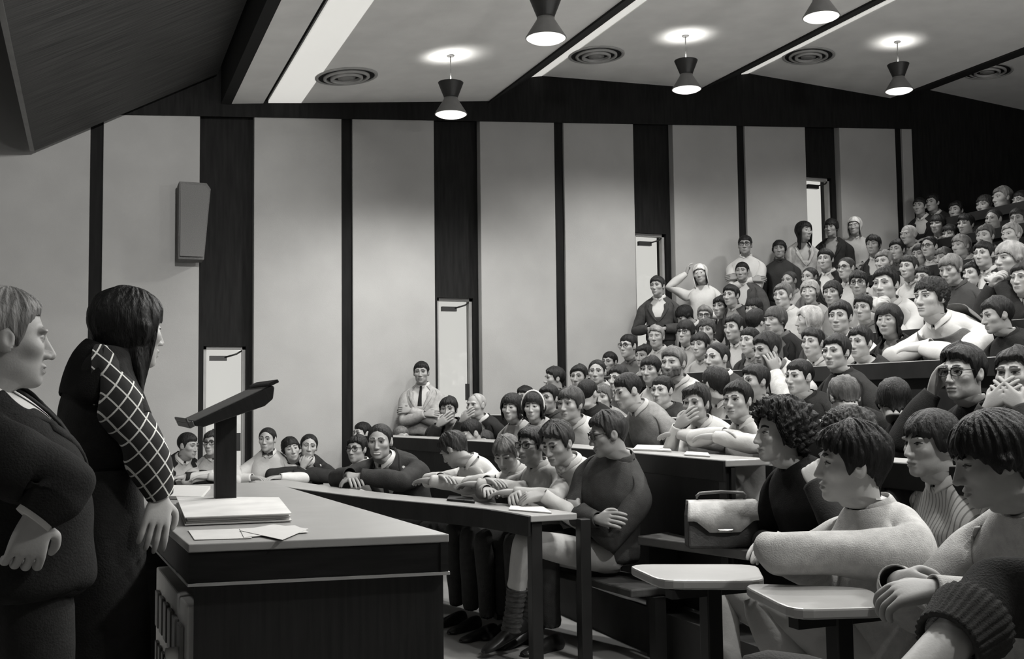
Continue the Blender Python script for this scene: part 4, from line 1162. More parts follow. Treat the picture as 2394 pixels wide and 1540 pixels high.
for x, low in front:
    tap = 1 - .0 * abs(x)
    col = [bm.verts.new((x, -d_ * 1.04 - .003, low)), bm.verts.new((x, -d_ * 1.0 - .004, h_ * .74)), bm.verts.new((x * .95, -d_ * .72, h_ * 1.0)), bm.verts.new((x * .92, -d_ * .30, h_ * 1.045)), bm.verts.new((x * .92, d_ * .5, h_ * 1.04)), bm.verts.new((x * .92, d_ * .72, h_ * .8))]
    if prev:
        for i in range(5): bm.faces.new((prev[i], col[i], col[i+1], prev[i+1])).smooth = True
    prev = col
fl = b.build('flap', M('leather_pale', .46, .4, .15, 25, .2, 120), case); sd = fl.modifiers.new('thickness', 'SOLIDIFY'); sd.thickness = .005; sd.offset = 1
b = MB(); b.tube([(-.11, 0, h_ * 1.05), (-.112, -.005, h_ * 1.05 + .022), (-.10, -.01, h_ * 1.05 + .034), (0, -.012, h_ * 1.05 + .041), (.10, -.01, h_ * 1.05 + .034), (.112, -.005, h_ * 1.05 + .022), (.11, 0, h_ * 1.05)], .0075, 10); b.build('handle', M('leather_handle', .12, .3, .2, 30), case)
b = MB(); b.box((-.035, -d_ * 1.04 - .014, h_ * .36), (.035, -d_ * 1.04 - .006, h_ * .44)); b.tube([(-.03, -d_ - .02, h_ * .40), (.03, -d_ - .02, h_ * .40)], .004); b.build('clasp', chrome, case, bevel=.002)

# ------------------------------------------------------------------ lecture bench
LB0, LB1, WB0, WB1, ZB = .24, .91, 2.75, 4.95, 1.07
NL, NR = at_plane(440, 1272, 2, ZB), at_plane(1050, 1248, 2, ZB)
FR = Vector((.775, 4.95, ZB)); FL = Vector((.135, 4.95, ZB))
lb = empty('lecture_bench', (NL.x, NL.y, 0)); tag(lb, 'dark lecture bench with a pale top carrying the reading stand', 'bench')
Q = [Vector((p.x - NL.x, p.y - NL.y, 0)) for p in (NL, NR, FR, FL)]; Qc = sum(Q, Vector()) / 4
def inset(d): return [p + (Qc - p).normalized() * d * 1.41 for p in Q]
def ring_prism(mb, Pn, z0, z1): mb.prism([(p.x, p.y, z0) for p in Pn], (0, 0, z1 - z0))
def wall_strip(mb, p, q, th, z0, z1):
    n_ = Vector((-(q - p).y, (q - p).x, 0)).normalized()
    if n_.dot(Qc - p) < 0: n_ = -n_
    mb.prism([(p.x, p.y, z0), (q.x, q.y, z0), ((q + n_ * th).x, (q + n_ * th).y, z0), ((p + n_ * th).x, (p + n_ * th).y, z0)], (0, 0, z1 - z0))
b = MB(); ring_prism(b, Q, ZB - .022, ZB); b.build('worktop', bench_top, lb, bevel=.003)
Qi = inset(.003)
b = MB()
for i in range(4): wall_strip(b, Qi[i], Qi[(i + 1) % 4], .022, ZB - .10, ZB - .0225)
b.build('fascia', bench_side, lb)
b = MB()
for i in (0, 3): wall_strip(b, inset(-.002)[i], inset(-.002)[(i + 1) % 4], .02, ZB - .108, ZB - .1005)
b.build('edge_trim', M('edge_trim', .32, .4), lb)
Qp = inset(.02); e0 = Qp[0] + (Qp[1] - Qp[0]) * .015
b = MB(); wall_strip(b, e0, Qp[1], .03, .002, ZB - .109); b.build('end_panel', M('bench_end', .013, .42, .35, 9, .05, 60, (9, 1, .5)), lb)
b = MB(); wall_strip(b, Qp[1] + Vector((0, .035, 0)), Qp[2], .03, .002, ZB - .109); wall_strip(b, Qp[2], Qp[3], .03, .002, ZB - .109)
m0, m1 = (Qp[0] + Qp[1]) / 2 + Vector((0, .04, 0)), (Qp[2] + Qp[3]) / 2 - Vector((0, .04, 0)); wall_strip(b, m0, m1, .02, .002, ZB - .109); b.build('carcass', bench_side, lb)
# electric sockets and cable below the open side of the bench
sp = empty('socket_panel', (NL.x + .035, NL.y + .075, .60), .045); tag(sp, 'pale socket panel under the open side of the lecture bench', 'control panel')
b = MB(); b.box((-.03, 0, -.10), (.06, .75, .30)); b.build('casing', M('panel_pale', .62, .5, .05, 20), sp, bevel=.005)
for i in range(6):
    b = MB(); b.box((-.042, .05 + .11 * i, .13), (-.031, .12 + .11 * i, .24)); b.build('socket', M('socket_grey', .22, .5), sp, bevel=.003)
for i in range(8):
    b = MB(); b.box((-.040, .04 + .085 * i, -.06), (-.031, .085 + .085 * i, .08)); b.build('louvre', M('louvre_dark', .10, .5), sp)
b = MB(); b.tube([(-.05, .12, .16), (-.10, .10, .10), (-.12, .11, -.02), (-.09, .16, -.10), (-.05, .22, -.06)], .006); cb = b.build('power_cable', steel_black); cb.location = sp.location; tag(cb, 'black cable looping out of the socket panel', 'cable')
b = MB(); b.lathe([(.0, -.02), (.022, -.02), (.024, .015), (.018, .02), (0, .02)], 14); pl = b.build('plug', white_paint); pl.location = (NL.x - .022, NL.y + .17, .755); pl.rotation_euler = (0, PI / 2, 0); tag(pl, 'white plug pushed into the socket panel', 'plug')
# frame stool below the bench
st = empty('metal_frame', (NL.x - .13, NL.y + .10, 0)); tag(st, 'bent dark tube frame standing on the floor by the bench shelf', 'frame')
for dy in (0, .16):
    b = MB(); b.tube([(0, dy, .004), (0, dy, .48), (.02, dy, .53), (.07, dy, .55), (.20, dy, .55)], .011); b.build('tube', steel_black, st)
b = MB(); b.tube([(.06, 0, .55), (.06, .16, .55)], .009); b.tube([(.14, 0, .55), (.14, .16, .55)], .009); b.build('crossbar', steel_black, st)
# reading stand
p = at_plane(526, 1181, 2, ZB)
rs_ = empty('reading_stand', (p.x, p.y, ZB + .002)); tag(rs_, 'dark tilted reading stand on a post on the lecture bench', 'lectern')
b = MB(); b.box((-.036, -.03, .012), (.036, .03, .322)); b.build('post', desk_dark, rs_, bevel=.003)
b = MB(); b.box((-.07, -.10, 0), (.07, .10, .012)); b.build('foot', desk_dark, rs_, bevel=.003)
tl_ = math.radians(25)
b = MB(); b.prism([(-.120, -.24, -.022), (.09, -.24, -.046), (.125, -.24, -.036), (.145, -.24, -.004), (.145, -.24, .006), (-.142, -.24, .006), (-.142, -.24, -.006)], (0, .48, 0)); ob = b.build('board', desk_dark, rs_, bevel=.004); ob.location = (.0, 0, .350); ob.rotation_euler = (0, -tl_, 0)
b = MB(); b.box((-.160, -.24, -.008), (-.141, .24, .012)); b.box((-.160, -.24, .012), (-.153, .24, .028)); ob = b.build('ledge', M('ledge_wood', .05, .4), rs_, bevel=.003); ob.location = (.0, 0, .350); ob.rotation_euler = (0, -tl_, 0)
b = MB(); b.box((.135, -.24, .0065), (.168, .24, .018)); ob = b.build('lip', desk_dark, rs_, bevel=.003); ob.location = (.0, 0, .350); ob.rotation_euler = (0, -tl_, 0)
b = MB(); b.box((-.135, -.22, .0065), (.13, .22, .009)); ob = b.build('surface', M('stand_pad', .09, .6), rs_); ob.location = (.0, 0, .350); ob.rotation_euler = (0, -tl_, 0)

# papers and files
def sheet_poly(name, lab, cat, pix, z, th, mat_, group=None, parts=False):
    pts = [at_plane(x, y, 2, z) for x, y in pix]; o0 = sum(pts, Vector()) / len(pts)
    b = MB(); b.prism([(q.x - o0.x, q.y - o0.y, 0) for q in pts], (0, 0, th)); o = b.build(name, mat_); o.location = (o0.x, o0.y, z); tag(o, lab, cat, group)
    return o
fo = empty('folder', (0, 0, 0)); pp = [at_plane(x, y, 2, ZB + .003) for x, y in ((432, 1228), (682, 1218), (652, 1178), (412, 1176))]; o0 = sum(pp, Vector()) / 4
fo.location = (o0.x, o0.y, ZB + .003); tag(fo, 'thick pale folder of papers lying open on the lecture bench', 'folder')
P4_ = [(q.x - o0.x, q.y - o0.y) for q in pp]
b = MB(); b.prism([(x, y, 0) for x, y in P4_], (0, 0, .004)); b.build('lower_cover', M('folder_card', .5, .6), fo)
b = MB()
for i in range(3): b.prism([(x * (.97 - .006 * i) + .003 * (i % 2), y * (.96 - .004 * i), .005 + .005 * i) for x, y in P4_], (0, 0, .0042))
b.build('paper_block', paper, fo)
b = MB(); b.prism([(x * 1.0, y * 1.0, .021) for x, y in P4_], (0, 0, .003)); b.build('upper_cover', M('folder_card2', .68, .6), fo)
for i, (lab, pix) in enumerate((('loose sheet curling at the front corner of the lecture bench', ((455, 1262), (590, 1258), (560, 1236), (440, 1240))), ('loose white sheet with one corner jutting towards the audience', ((570, 1256), (722, 1244), (690, 1228), (560, 1236))), ('loose sheet lying under the folder beside the post', ((560, 1240), (660, 1262), (720, 1236), (640, 1226))))):
    sheet_poly('paper_sheet', lab, 'paper', pix, ZB + .0015 + .0015 * i, .001, paper if i else paper_grey, 'loose sheets on the lecture bench')
sheet_poly('notebook', 'white notebook beside the woman, near the stand post', 'notebook', ((392, 1166), (470, 1168), (492, 1142), (400, 1140)), ZB + .002, .012, paper)
for i, (lab, pix) in enumerate((('open notes before the shirtsleeved sitter with a bow tie', ((575, 1128), (660, 1130), (655, 1121), (585, 1119))), ('open pad on the side table behind the reading stand', ((450, 1130), (500, 1130), (500, 1121), (455, 1120))))):
    sheet_poly('notepad', lab, 'notepad', pix, .762, .006, paper, 'notepads on the side table')
sheet_poly('notepad', 'writing pad under the hands of the pale shirted note taker', 'notepad', ((1190, 1192), (1290, 1200), (1270, 1186), (1195, 1180)), DESK_Z[0] + .002, .005, paper, 'notepads on the front row desk')
sheet_poly('notepad', 'dark notebook on the front desk beside the writing sitter', 'notepad', ((1045, 1170), (1110, 1176), (1105, 1166), (1050, 1161)), DESK_Z[0] + .002, .010, desk_dark, 'notepads on the front row desk')
sheet_poly('notepad', 'open pale pad on the second row desk beside the hand-over-mouth sitter', 'notepad', ((1480, 1052), (1570, 1056), (1560, 1044), (1490, 1042)), DESK_Z[1] + .002, .008, paper, 'notepads on the second row desk')
sheet_poly('notepad', 'small white pad at the open end of the second row desk', 'notepad', ((1600, 1064), (1660, 1068), (1655, 1060), (1605, 1057)), DESK_Z[1] + .002, .006, paper, 'notepads on the second row desk')

# table along the side wall, behind the reading stand
o = empty('side_table', (-.55, 8.32, .0)); tag(o, 'pale side table along the wall behind the reading stand', 'table')
b = MB(); b.box((0, 0, .728), (2.55, .34, .76)); b.build('table_top', desk_top, o, bevel=.005)
b = MB(); b.box((0, -.012, .64), (2.55, -.001, .755)); b.build('front_edge', desk_dark, o)
for x, y in ((.06, .05), (1.8, .05), (.06, .28), (1.8, .28)):
    b = MB(); b.box((x - .025, y - .025, .002), (x + .025, y + .025, .727)); b.build('leg', steel_black, o)
o = empty('bench_seat', (-.55, 8.95, 0)); tag(o, 'bench seat between the side table and the wall', 'bench')
b = MB(); b.box((0, -.10, .40), (2.6, .46, .44)); b.build('seat', seat_wood, o, bevel=.006)
for x in (.1, 1.7):
    b = MB(); b.box((x - .03, -.05, .002), (x + .03, .2, .398)); b.build('leg', steel_black, o)

# ================================================================== who sits where: x, y (head), h (head height), row, facing, hair, hair tone, garment, tone, label
T = []
def A(*a, **kw): T.append((*a, kw))
D, B_, L_ = .018, .05, .16    # hair tones
# front row, behind the long curved desk
A(440,1040,62,('S',8.92),50,'short',D,'jacket',.018,'person in a dark suit leaning over the desk behind the reading stand, beside the post', pose=('lap','fold'), lean=25, nod=8)
A(497,1034,62,('S',8.92),-25,'part',B_,'shirt',.66,'person with glasses and bow tie partly hidden by the reading stand post', glasses=1, pose='fold')
A(625,1026,62,('S',8.92),-18,'recede',D,'shirt',.80,'person in a white shirt with a dark bow tie, hands on notes', pose='desk', tie=.02, bow=1)
A(680,1048,62,('S',8.92),12,'curly',D,'sweater',.02,'person in black leaning in beside the chin-propping dark suit', pose='fold', lean=22, roll=12, fem=1, vol=.45)
A(722,1042,64,('S',8.92),4,'recede',D,'jacket',.022,'person in a dark suit propping the chin on one hand at the front desk', pose=('chin','fold'), roll=-8, lean=24)
A(834,1048,62,'f0',-30,'mop',D,'shirt',.62,'person in a light shirt with glasses behind the laughing suited sitter', glasses=1, dL=.25, pose='lap')
A(846,1012,56,'f1',-50,'short',D,'shirt',.03,'person in dark clothes whose hair alone shows above the laughing suited sitter')
A(888,1030,90,'f0',-14,'recede',.03,'jacket',.030,'person in a dark suit and tie laughing, forearms folded on the front desk', pose='edge', tie=.03, smile=1, lean=22, q=2, bulk=1.08, nod=4)
A(938,1022,58,'f1',24,'short',L_,'jacket',.03,'person turned away to the aisle, just behind the laughing suited sitter', lean=12)
A(1020,1028,76,'f1',-55,'mop',.02,'shirt',.35,'person in a checked shirt seen in profile in the second row', check=1)
A(1060,1048,86,'f0',-120,'mop',B_,'shirt',.82,'person in a white shirt with the head bowed over the front desk', pose='fold', nod=35, lean=16, reach=1.3)
A(1130,1042,76,'f1',-28,'part',.06,'shirt',.62,'person in a light striped shirt between the bowed white shirt and the dark vest', stripes=1)
A(1183,1058,84,'f0',-22,'fringe',.14,'vest',.78,'person in a dark vest over a white collar looking down at the desk', nod=26, lean=12, pose='fold', q=1, reach=1.25)
A(1242,1040,94,'f0',-40,'part',D,'shirt',.60,'person with dark glasses in a pale open jacket in the front row', glasses=1, lean=8, pose='desk', part=-1)
A(1303,1034,106,'f0',-38,'quiff',.05,'shirt',.74,'person in a white shirt and cravat writing at the front desk', pose='write', nod=18, lean=12, q=2, cravat=1)
A(1420,1012,112,'f0',-72,'part',.05,'sweater',.055,'person in a dark jumper and pale trousers, arms crossed, ending the front row', glasses=1, pose='crossed', q=2, lean=6, nod=12, special='aisle', hem=.62, dL=.08, bf=(-.93,-.37))
# second row
A(1048,956,64,'f1',-10,'mop',.02,'jacket',.02,'person in a dark jacket with a hand over the mouth below the second bright door', pose=('mouth','lap'), shirt=0)
A(1113,946,64,'f1',-38,'bald',.35,'jacket',.016,'grey balding person in a dark jacket with a hand raised to the mouth', pose=('mouth','lap'), shirt=.5)
A(1100,1012,58,'f1',-60,'short',D,'jacket',.02,'person in dark clothes bent low under the balding dark jacket', dL=-.3, nod=20)
A(1196,952,58,'f1',-24,'bob',D,'blouse',.62,'person with dark shoulder-length hair in a pale patterned blouse', fem=1)
A(1247,950,62,'f1',-14,'bob',D,'blouse',.30,'person with a pale hairband and scarf beside the patterned blouse', fem=1, band=1)
A(1282,930,60,'f1',-30,'part',D,'shirt',.05,'person in dark clothes peering between the hairband and the fair white shirt', dL=.3)
A(1334,944,86,'f1',-34,'fringe',.09,'shirt',.72,'person in a white shirt with brown fringe at the second row desk', q=1)
A(1228,928,54,'f2',-40,'mop',D,'shirt',.03,'person in dark clothes whose hair shows behind the hairband wearer')
A(1296,884,56,'f2',-70,'part',D,'shirt',.05,'person in dark clothes looking away below the dark wall strip')
A(1353,880,56,'f2',-20,'mop',D,'shirt',.04,'person with a bowl haircut in dark clothes left of the high forehead')
A(1396,868,64,'f2',-12,'recede',D,'shirt',.40,'person with a high forehead in a grey shirt staring ahead, third row')
A(1375,918,56,'f2',150,'short',D,'sweater',.02,'person in dark clothes with the back of the head turned, third row', dL=-.45)
A(1408,928,58,'f2',-20,'curly',.12,'shirt',.45,'person with pale curls tucked behind the bent grey cardigan', dL=-.3, vol=.5)
A(1466,912,88,'f1',-58,'short',D,'sweater',.22,'person in a grey cardigan with a dark front bending forward', nod=16, lean=22, q=1, collar=.6)
A(1627,942,92,'f1',-25,'quiff',.045,'shirt',.74,'person in a pale shirt covering the mouth with one hand', pose=('mouth','fold'), q=2, lean=18)
A(1724,934,98,'f1',-30,'mop',D,'shirt',.80,'person in a white shirt with dark fringe beside the mouth-covering pale shirt', pose='fold', q=2, lean=14)
# third row
A(1521,864,70,'f2',-24,'mop',D,'shirt',.70,'person in a light shirt with a dark fringe beside the bearded sitter')
A(1575,848,84,'f2',-30,'part',.12,'shirt',.66,'bearded person in a pale shirt, third row', beard=1, q=1)
A(1675,836,82,'f2',-40,'recede',D,'sweater',.05,'person in a dark jumper over a white open collar, third row', collar=.75, q=1)
A(1792,815,86,'f2',-50,'mop',.03,'jacket',.70,'person in a pale jacket resting a cheek on the hand', pose=('lap','cheek'), q=1, lean=24, nod=10, shirt=.1, dL=.05)
A(1955,822,90,'f2',-32,'part',D,'sweater',.03,'person in a dark jumper below the white-shirted dark fringe', q=1)
# fourth row and above
A(1468,808,60,3,-35,'short',D,'shirt',.10,'person with glasses in dark clothes by the wall in the fourth row', glasses=1)
A(1534,786,54,3,-15,'part',.22,'shirt',.55,'fair person in a light shirt above the dark fringed light shirt')
A(1602,776,58,3,-24,'mop',D,'shirt',.35,'person with dark spectacles in a grey shirt, fourth row', glasses=1)
A(1652,772,56,3,-12,'curly',.06,'shirt',.45,'person with curls and a grey shirt beside the spectacled grey shirt', vol=.5)
A(1716,766,66,3,-36,'part',D,'jacket',.05,'person in a dark jacket with a pale collar above the white open collar', shirt=.7)
A(1600,738,52,4,-60,'mop',D,'jacket',.02,'person in a dark coat with the head lowered near the third bright door', nod=30)
A(1648,738,54,4,-10,'part',.20,'shirt',.60,'fair person in a pale shirt beside the lowered head in a dark coat', glasses=1)
A(1768,752,58,3,140,'mop',D,'jacket',.02,'person in a dark jacket seen from behind beside the fringed black jacket', dL=.2)
A(1812,748,66,3,-42,'mop',.08,'jacket',.014,'person in a black jacket with a heavy brown fringe, fourth row', q=1, shirt=.1)
A(1890,748,68,3,-75,'long',.38,'blouse',.05,'person with long blonde hair in dark clothes, fourth row', fem=1, hlen=-.16)
A(1964,740,80,3,-20,'mop',D,'shirt',.80,'person in a white shirt with a dark fringe above the dark jumper', q=1)
A(2077,748,82,3,-22,'long',D,'jacket',.02,'person with long dark hair in dark clothes beside the vest wearer', q=1, hlen=-.13, fem=1, shirt=0)
A(2176,694,104,3,-40,'curly',.02,'vest',.80,'person in a dark vest over a white shirt leaning both arms on the desk', pose='fold', q=2, vtone=.13, lean=26, vol=.55, sleeve=.93)
A(2070,664,92,4,-24,'part',D,'shirt',.64,'person in a pale shirt holding both hands to the mouth', pose=('clasp','clasp'), q=1, lean=16)
A(2360,604,88,4,-45,'mop',.26,'sweater',.025,'fair-haired person in a dark jumper clasping hands before the mouth', pose=('clasp','clasp'), q=1, lean=14)
A(2222,628,66,4,-30,'mop',.16,'shirt',.06,'person with streaky fair hair in dark clothes behind the vest wearer', nod=14)
A(1709,690,50,4,-30,'mop',D,'jacket',.03,'person in a dark jacket below the white shirted stander by the wall', shirt=.3)
A(1762,722,54,4,-25,'mop',D,'shirt',.12,'person in dark grey clothes above the black jacket with the heavy fringe')
A(1830,690,52,4,-30,'mop',.10,'shirt',.62,'person in a pale shirt low in the fifth row, third from the wall', dL=-.3)
A(1893,682,54,4,-15,'curly',.30,'blouse',.50,'person with pale curls in a light blouse, fifth row', fem=1, vol=.6)
A(1946,684,54,4,-20,'curly',.03,'shirt',.55,'person with dark curls in a light shirt, fifth row', vol=.5)
A(2008,662,62,4,-12,'mop',D,'shirt',.50,'person with glasses and a dark bowl fringe, fifth row', glasses=1)
A(1845,656,50,5,-30,'recede',.06,'shirt',.50,'person with a bright forehead in a light shirt below the dark clothed stander')
A(1893,648,50,5,-35,'recede',.05,'jacket',.10,'person with a bright forehead in a dark jacket below the pale coat')
A(1978,626,58,5,-32,'recede',.06,'shirt',.40,'person with dark glasses and a bright forehead, sixth row', glasses=1)
A(2066,612,54,5,-25,'part',.14,'shirt',.30,'person with light brown hair in a grey shirt, sixth row')
A(2124,624,58,5,-30,'part',.05,'shirt',.72,'person in a white shirt between the grey shirt and the streaky fair hair')
A(2042,572,50,6,-20,'mop',D,'jacket',.03,'person with a dark bowl haircut in a dark jacket near the fourth bright door')
A(2097,584,50,6,-25,'mop',D,'shirt',.05,'person in dark clothes beside the grey haired sitter, seventh row')
A(2124,548,54,6,-35,'bald',.40,'jacket',.12,'grey haired person in a dark jacket, seventh row', dL=.1)
A(2173,576,54,6,-30,'recede',D,'shirt',.60,'person with glasses and a pale collar, seventh row', glasses=1)
A(2247,574,54,6,-40,'fringe',.18,'shirt',.45,'person with light hair in a grey shirt, seventh row')
A(2300,594,58,5,-28,'part',D,'jacket',.02,'person in a dark jacket behind the clasped hands')
A(2303,552,54,6,-25,'part',.10,'shirt',.10,'person with a brightly lit face in dark clothes, seventh row')
A(2364,548,56,6,-35,'mop',.32,'shirt',.40,'blonde person in a grey shirt above the clasping dark jumper')
A(2323,512,54,7,-30,'recede',.05,'jacket',.05,'person with a bright forehead in a dark jacket, eighth row')
A(2380,512,54,7,-20,'mop',.05,'shirt',.40,'person in a grey shirt cut by the picture edge, eighth row')
A(2258,524,54,7,-30,'mop',D,'jacket',.02,'person in a dark jacket in front of the curly head, eighth row')
A(2192,524,50,7,-25,'mop',D,'jacket',.03,'person in a dark jacket in the shade, eighth row, nearer the wall')
A(2303,480,56,8,-35,'curly',.06,'jacket',.05,'person with curls in a dark jacket in the topmost row', vol=.5)
A(2343,462,58,8,-50,'mop',.18,'jacket',.04,'fair person in a dark jacket highest of all in the topmost row')
A(2388,470,56,8,-40,'short',D,'jacket',.03,'person in a dark jacket cut by the picture edge in the topmost row')
A(2150,482,46,8,-20,'short',D,'jacket',.02,'person in a dark jacket lost in shade at the wall end of the topmost row')
A(2180,474,46,8,-30,'part',D,'jacket',.02,'person in shaded dark clothes, second from the wall in the topmost row')
A(2235,492,48,8,-25,'part',D,'jacket',.02,'person in shaded dark clothes, third from the wall in the topmost row')
# fillers between

A(1685,716,52,4,-30,'fringe',D,'jacket',.03,'person in a dark jacket between the dark coat and the pale spectacled shirt', shirt=.4)
A(1930,606,50,5,-20,'mop',D,'jacket',.015,'person in a black coat below the fourth bright door')
A(2160,650,56,5,-28,'part',.03,'shirt',.10,'person in dark clothes above the vest wearer, sixth row')
A(2205,604,54,6,-35,'fringe',.10,'shirt',.40,'person in a grey shirt above the streaky fair hair')
A(2276,640,60,5,-40,'part',.03,'jacket',.02,'person in a black jacket just left of the clasped hands', shirt=0)
A(2150,596,52,6,-25,'short',.02,'shirt',.08,'person in dark clothes below the grey haired sitter')
A(2222,548,52,7,-30,'fringe',.03,'shirt',.12,'person in dark grey clothes, eighth row, beside the grey haired sitter')
A(1425,846,54,3,-30,'short',.02,'shirt',.06,'person in dark clothes beside the dark wall strip, fourth row')
A(1505,832,58,3,-35,'part',.03,'shirt',.35,'person in a grey shirt behind the light shirt with dark fringe')
A(1636,806,60,3,-25,'fringe',.03,'shirt',.45,'person in a grey shirt above the mouth-covering pale shirt', dL=-.1)
A(1752,796,62,3,-35,'short',.02,'jacket',.02,'person in a dark jacket squeezed above the cheek-resting pale jacket', shirt=.2, dL=-.15)
A(1900,800,72,3,-30,'part',.02,'shirt',.60,'person in a light shirt below the long blonde hair', dL=-.2)
A(2020,720,66,4,-25,'part',.02,'shirt',.10,'person in dark clothes between the white shirt and the long dark hair', dL=-.2)
A(1445,884,58,'f2',-40,'part',.02,'shirt',.10,'person in dark clothes behind the bent grey cardigan')
A(1548,912,68,'f2',-30,'short',.02,'sweater',.04,'person in a dark jumper above the hand-over-mouth pale shirt', dL=-.3)
A(1672,896,76,'f2',-140,'fringe',.02,'jacket',.02,'person in a dark jacket turned away behind the two white shirts', dL=-.4)
A(1765,890,72,'f2',-50,'part',.02,'sweater',.02,'person in black behind the bouffant profile', dL=-.3)
A(1868,880,80,'f2',-40,'short',.02,'sweater',.025,'person in a black jumper under the cheek-resting pale jacket', dL=-.2)
A(2010,800,80,3,-30,'part',.02,'jacket',.02,'person in a dark jacket just below the long dark hair', shirt=0, dL=-.3)
A(2392,650,80,4,-30,'part',.03,'shirt',.50,'person in a pale shirt cut by the picture edge, fifth row', dL=-.1)
A(2330,735,86,3,-60,'part',.02,'sweater',.02,'person in a black jumper beside the vest wearer, fourth row', nod=10)
A(177,1022,58,('S',8.9),20,'short',.02,'jacket',.02,'person in dark clothes glimpsed between the two lecturers', shirt=.4)
# seats nearer the camera
A(1822,1010,146,'n1',-66,'bouf',.016,'sweater',.014,'person with bouffant dark hair in a black jumper, in profile', fem=1, q=2, smile=.6, skin=.40, pose='lap', lean=12)
A(1978,1020,150,'n1',-82,'curly',.045,'jacket',.02,'person behind the pale jumper with a hand raised to the face', pose=('lap','clasp'), q=2, shirt=0, lean=18, vol=.7)
A(1990,1080,198,'n0',-78,'fringe',.014,'sweater',.66,'person in a pale jumper seen from behind, leaning on a folded arm', q=2, special='pale', skin=.38, bf=(-1,.12), lean=4, roll=-3, vol=1.25)
A(2176,1036,166,'n1',-52,'mop',.014,'shirt',.70,'person in a striped open-necked shirt near the camera', q=2, stripes=1, pose='lap', skin=.30, lean=10)
A(2318,1072,226,'n0',-70,'mop',.012,'sweater',.60,'person with bushy dark hair in a light jumper and clasped hands', q=2, special='clasped', bf=(-1,-.1), lean=16, nod=14, skin=.27, vol=1.2)
A(2252,870,138,'n2',-36,'quiff',.014,'sweater',.022,'person with heavy glasses in a dark jumper leaning the head on one hand', glasses=1, q=2, pose=('temple','lap'), lean=14, skin=.32)
A(2374,872,134,'n2',-22,'part',.014,'sweater',.03,'person with a hand over the mouth at the picture edge', q=2, pose=('mouth','mouth'), lean=14)
A(1974,928,96,'n2',-160,'fringe',.10,'sweater',.02,'person with brown hair bent low in front of the dark desk', nod=30, lean=20)
A(2090,938,112,'n2',-170,'mop',.016,'sweater',.015,'person with dark hair bowed away in front of the dark desk', nod=25, lean=20)
# standing along the side wall
A(985,870,57,('W',9.42),-8,'short',D,'jacket',.50,'person in a pale jacket and dark tie standing with folded arms at the wall', stand=.30, pose='crossed', tie=.015, q=1, lean=0, bf=(-.5,-.8))
A(1537,668,47,('W',9.35),-25,'part',.05,'jacket',.05,'person in a dark jacket and white collar before the third bright door', stand=1.0, pose='lap', lean=6, shirt=.8)
A(1637,640,48,('W',9.3),-12,'hood',.75,'blouse',.80,'person in white with a pale headscarf and one arm raised', stand=1.2, fem=1, pose=('up','lap'), skin=.30, roll=8)
A(1742,572,50,('W',9.45),-6,'short',D,'shirt',.80,'person with glasses in a white shirt standing at the wall', stand=1.4, glasses=1, pose='crossed', skin=.26)
A(1735,634,44,5,-15,'short',D,'jacket',.06,'person in a dark jacket and white collar in front of the white shirted stander', shirt=.8, dW=8.9)
A(1822,582,47,('W',9.4),-5,'curly',D,'shirt',.03,'person with bushy dark hair in dark clothes standing at the wall', stand=1.55, skin=.24, vol=.5, pose='down')
A(1880,540,50,('W',9.35),40,'long',D,'jacket',.36,'person with long dark hair in a light coat standing at the wall', stand=1.7, fem=1, pose='down', shirt=0)
A(1943,532,42,('W',9.45),-20,'mop',D,'jacket',.02,'person in a dark coat standing before the fourth bright door', stand=1.95, skin=.24, pose='down', shirt=.0)
A(1998,528,44,('W',9.4),-15,'hood',.70,'shirt',.55,'person in a pale hood and light jacket standing by the fourth bright door', stand=2.0, skin=.26, pose='lap')

def to_speaker(c): 
    s = V3(.25, 3.3, 0) - c; s[2] = 0
    return nrm(nrm(s) * .38 + V3(-1, 0, 0) * .62)
def cam_dir(c, a): return head_axes(c, a)[1]
random.seed(3)
def mat_lines(name, base, line, mode, pitch, width):
    m = M(name, base, .85, .06, 12, .12, 60); nt = m.node_tree; N = nt.nodes.new; Lk = nt.links.new
    b = nt.nodes['Principled BSDF']; tc = N('ShaderNodeTexCoord'); sp_ = N('ShaderNodeSeparateXYZ'); Lk(tc.outputs['Object'], sp_.inputs[0])
    def lin(cx, cy, cz):
        a = N('ShaderNodeVectorMath'); a.operation = 'DOT_PRODUCT'; a.inputs[1].default_value = (cx, cy, cz); Lk(tc.outputs['Object'], a.inputs[0])
        d = N('ShaderNodeMath'); d.operation = 'DIVIDE'; d.inputs[1].default_value = pitch; Lk(a.outputs['Value'], d.inputs[0])
        f = N('ShaderNodeMath'); f.operation = 'FRACT'; Lk(d.outputs[0], f.inputs[0])
        l = N('ShaderNodeMath'); l.operation = 'LESS_THAN'; l.inputs[1].default_value = width; Lk(f.outputs[0], l.inputs[0]); return l
    if mode == 'stripe': msk = lin(.75, .75, .1)
    else:
        l1 = lin(*( (1, .3, .8) if mode == 'diamond' else (.8, .6, 0))); l2 = lin(*((1, .3, -.8) if mode == 'diamond' else (0, 0, 1)))
        msk = N('ShaderNodeMath'); msk.operation = 'MAXIMUM'; Lk(l1.outputs[0], msk.inputs[0]); Lk(l2.outputs[0], msk.inputs[1])
    mx = N('ShaderNodeMixRGB'); src = b.inputs['Base Color'].links[0].from_socket
    Lk(msk.outputs[0], mx.inputs['Fac']); Lk(src, mx.inputs['Color1']); mx.inputs['Color2'].default_value = (line, line, line * .96, 1); Lk(mx.outputs[0], b.inputs['Base Color'])
    return m
check_m = mat_lines('checked_cotton', .40, .05, 'check', .035, .35)
stripe_m = mat_lines('striped_cotton', .46, .20, 'stripe', .013, .25)
diamond_m = mat_lines('windowpane_wool', .025, .72, 'diamond', .048, .11)
HAIR['hood'] = ([50, 52, 64, 108, 124, 132, 138], .026, .024, .028, -.15, .9, .12)
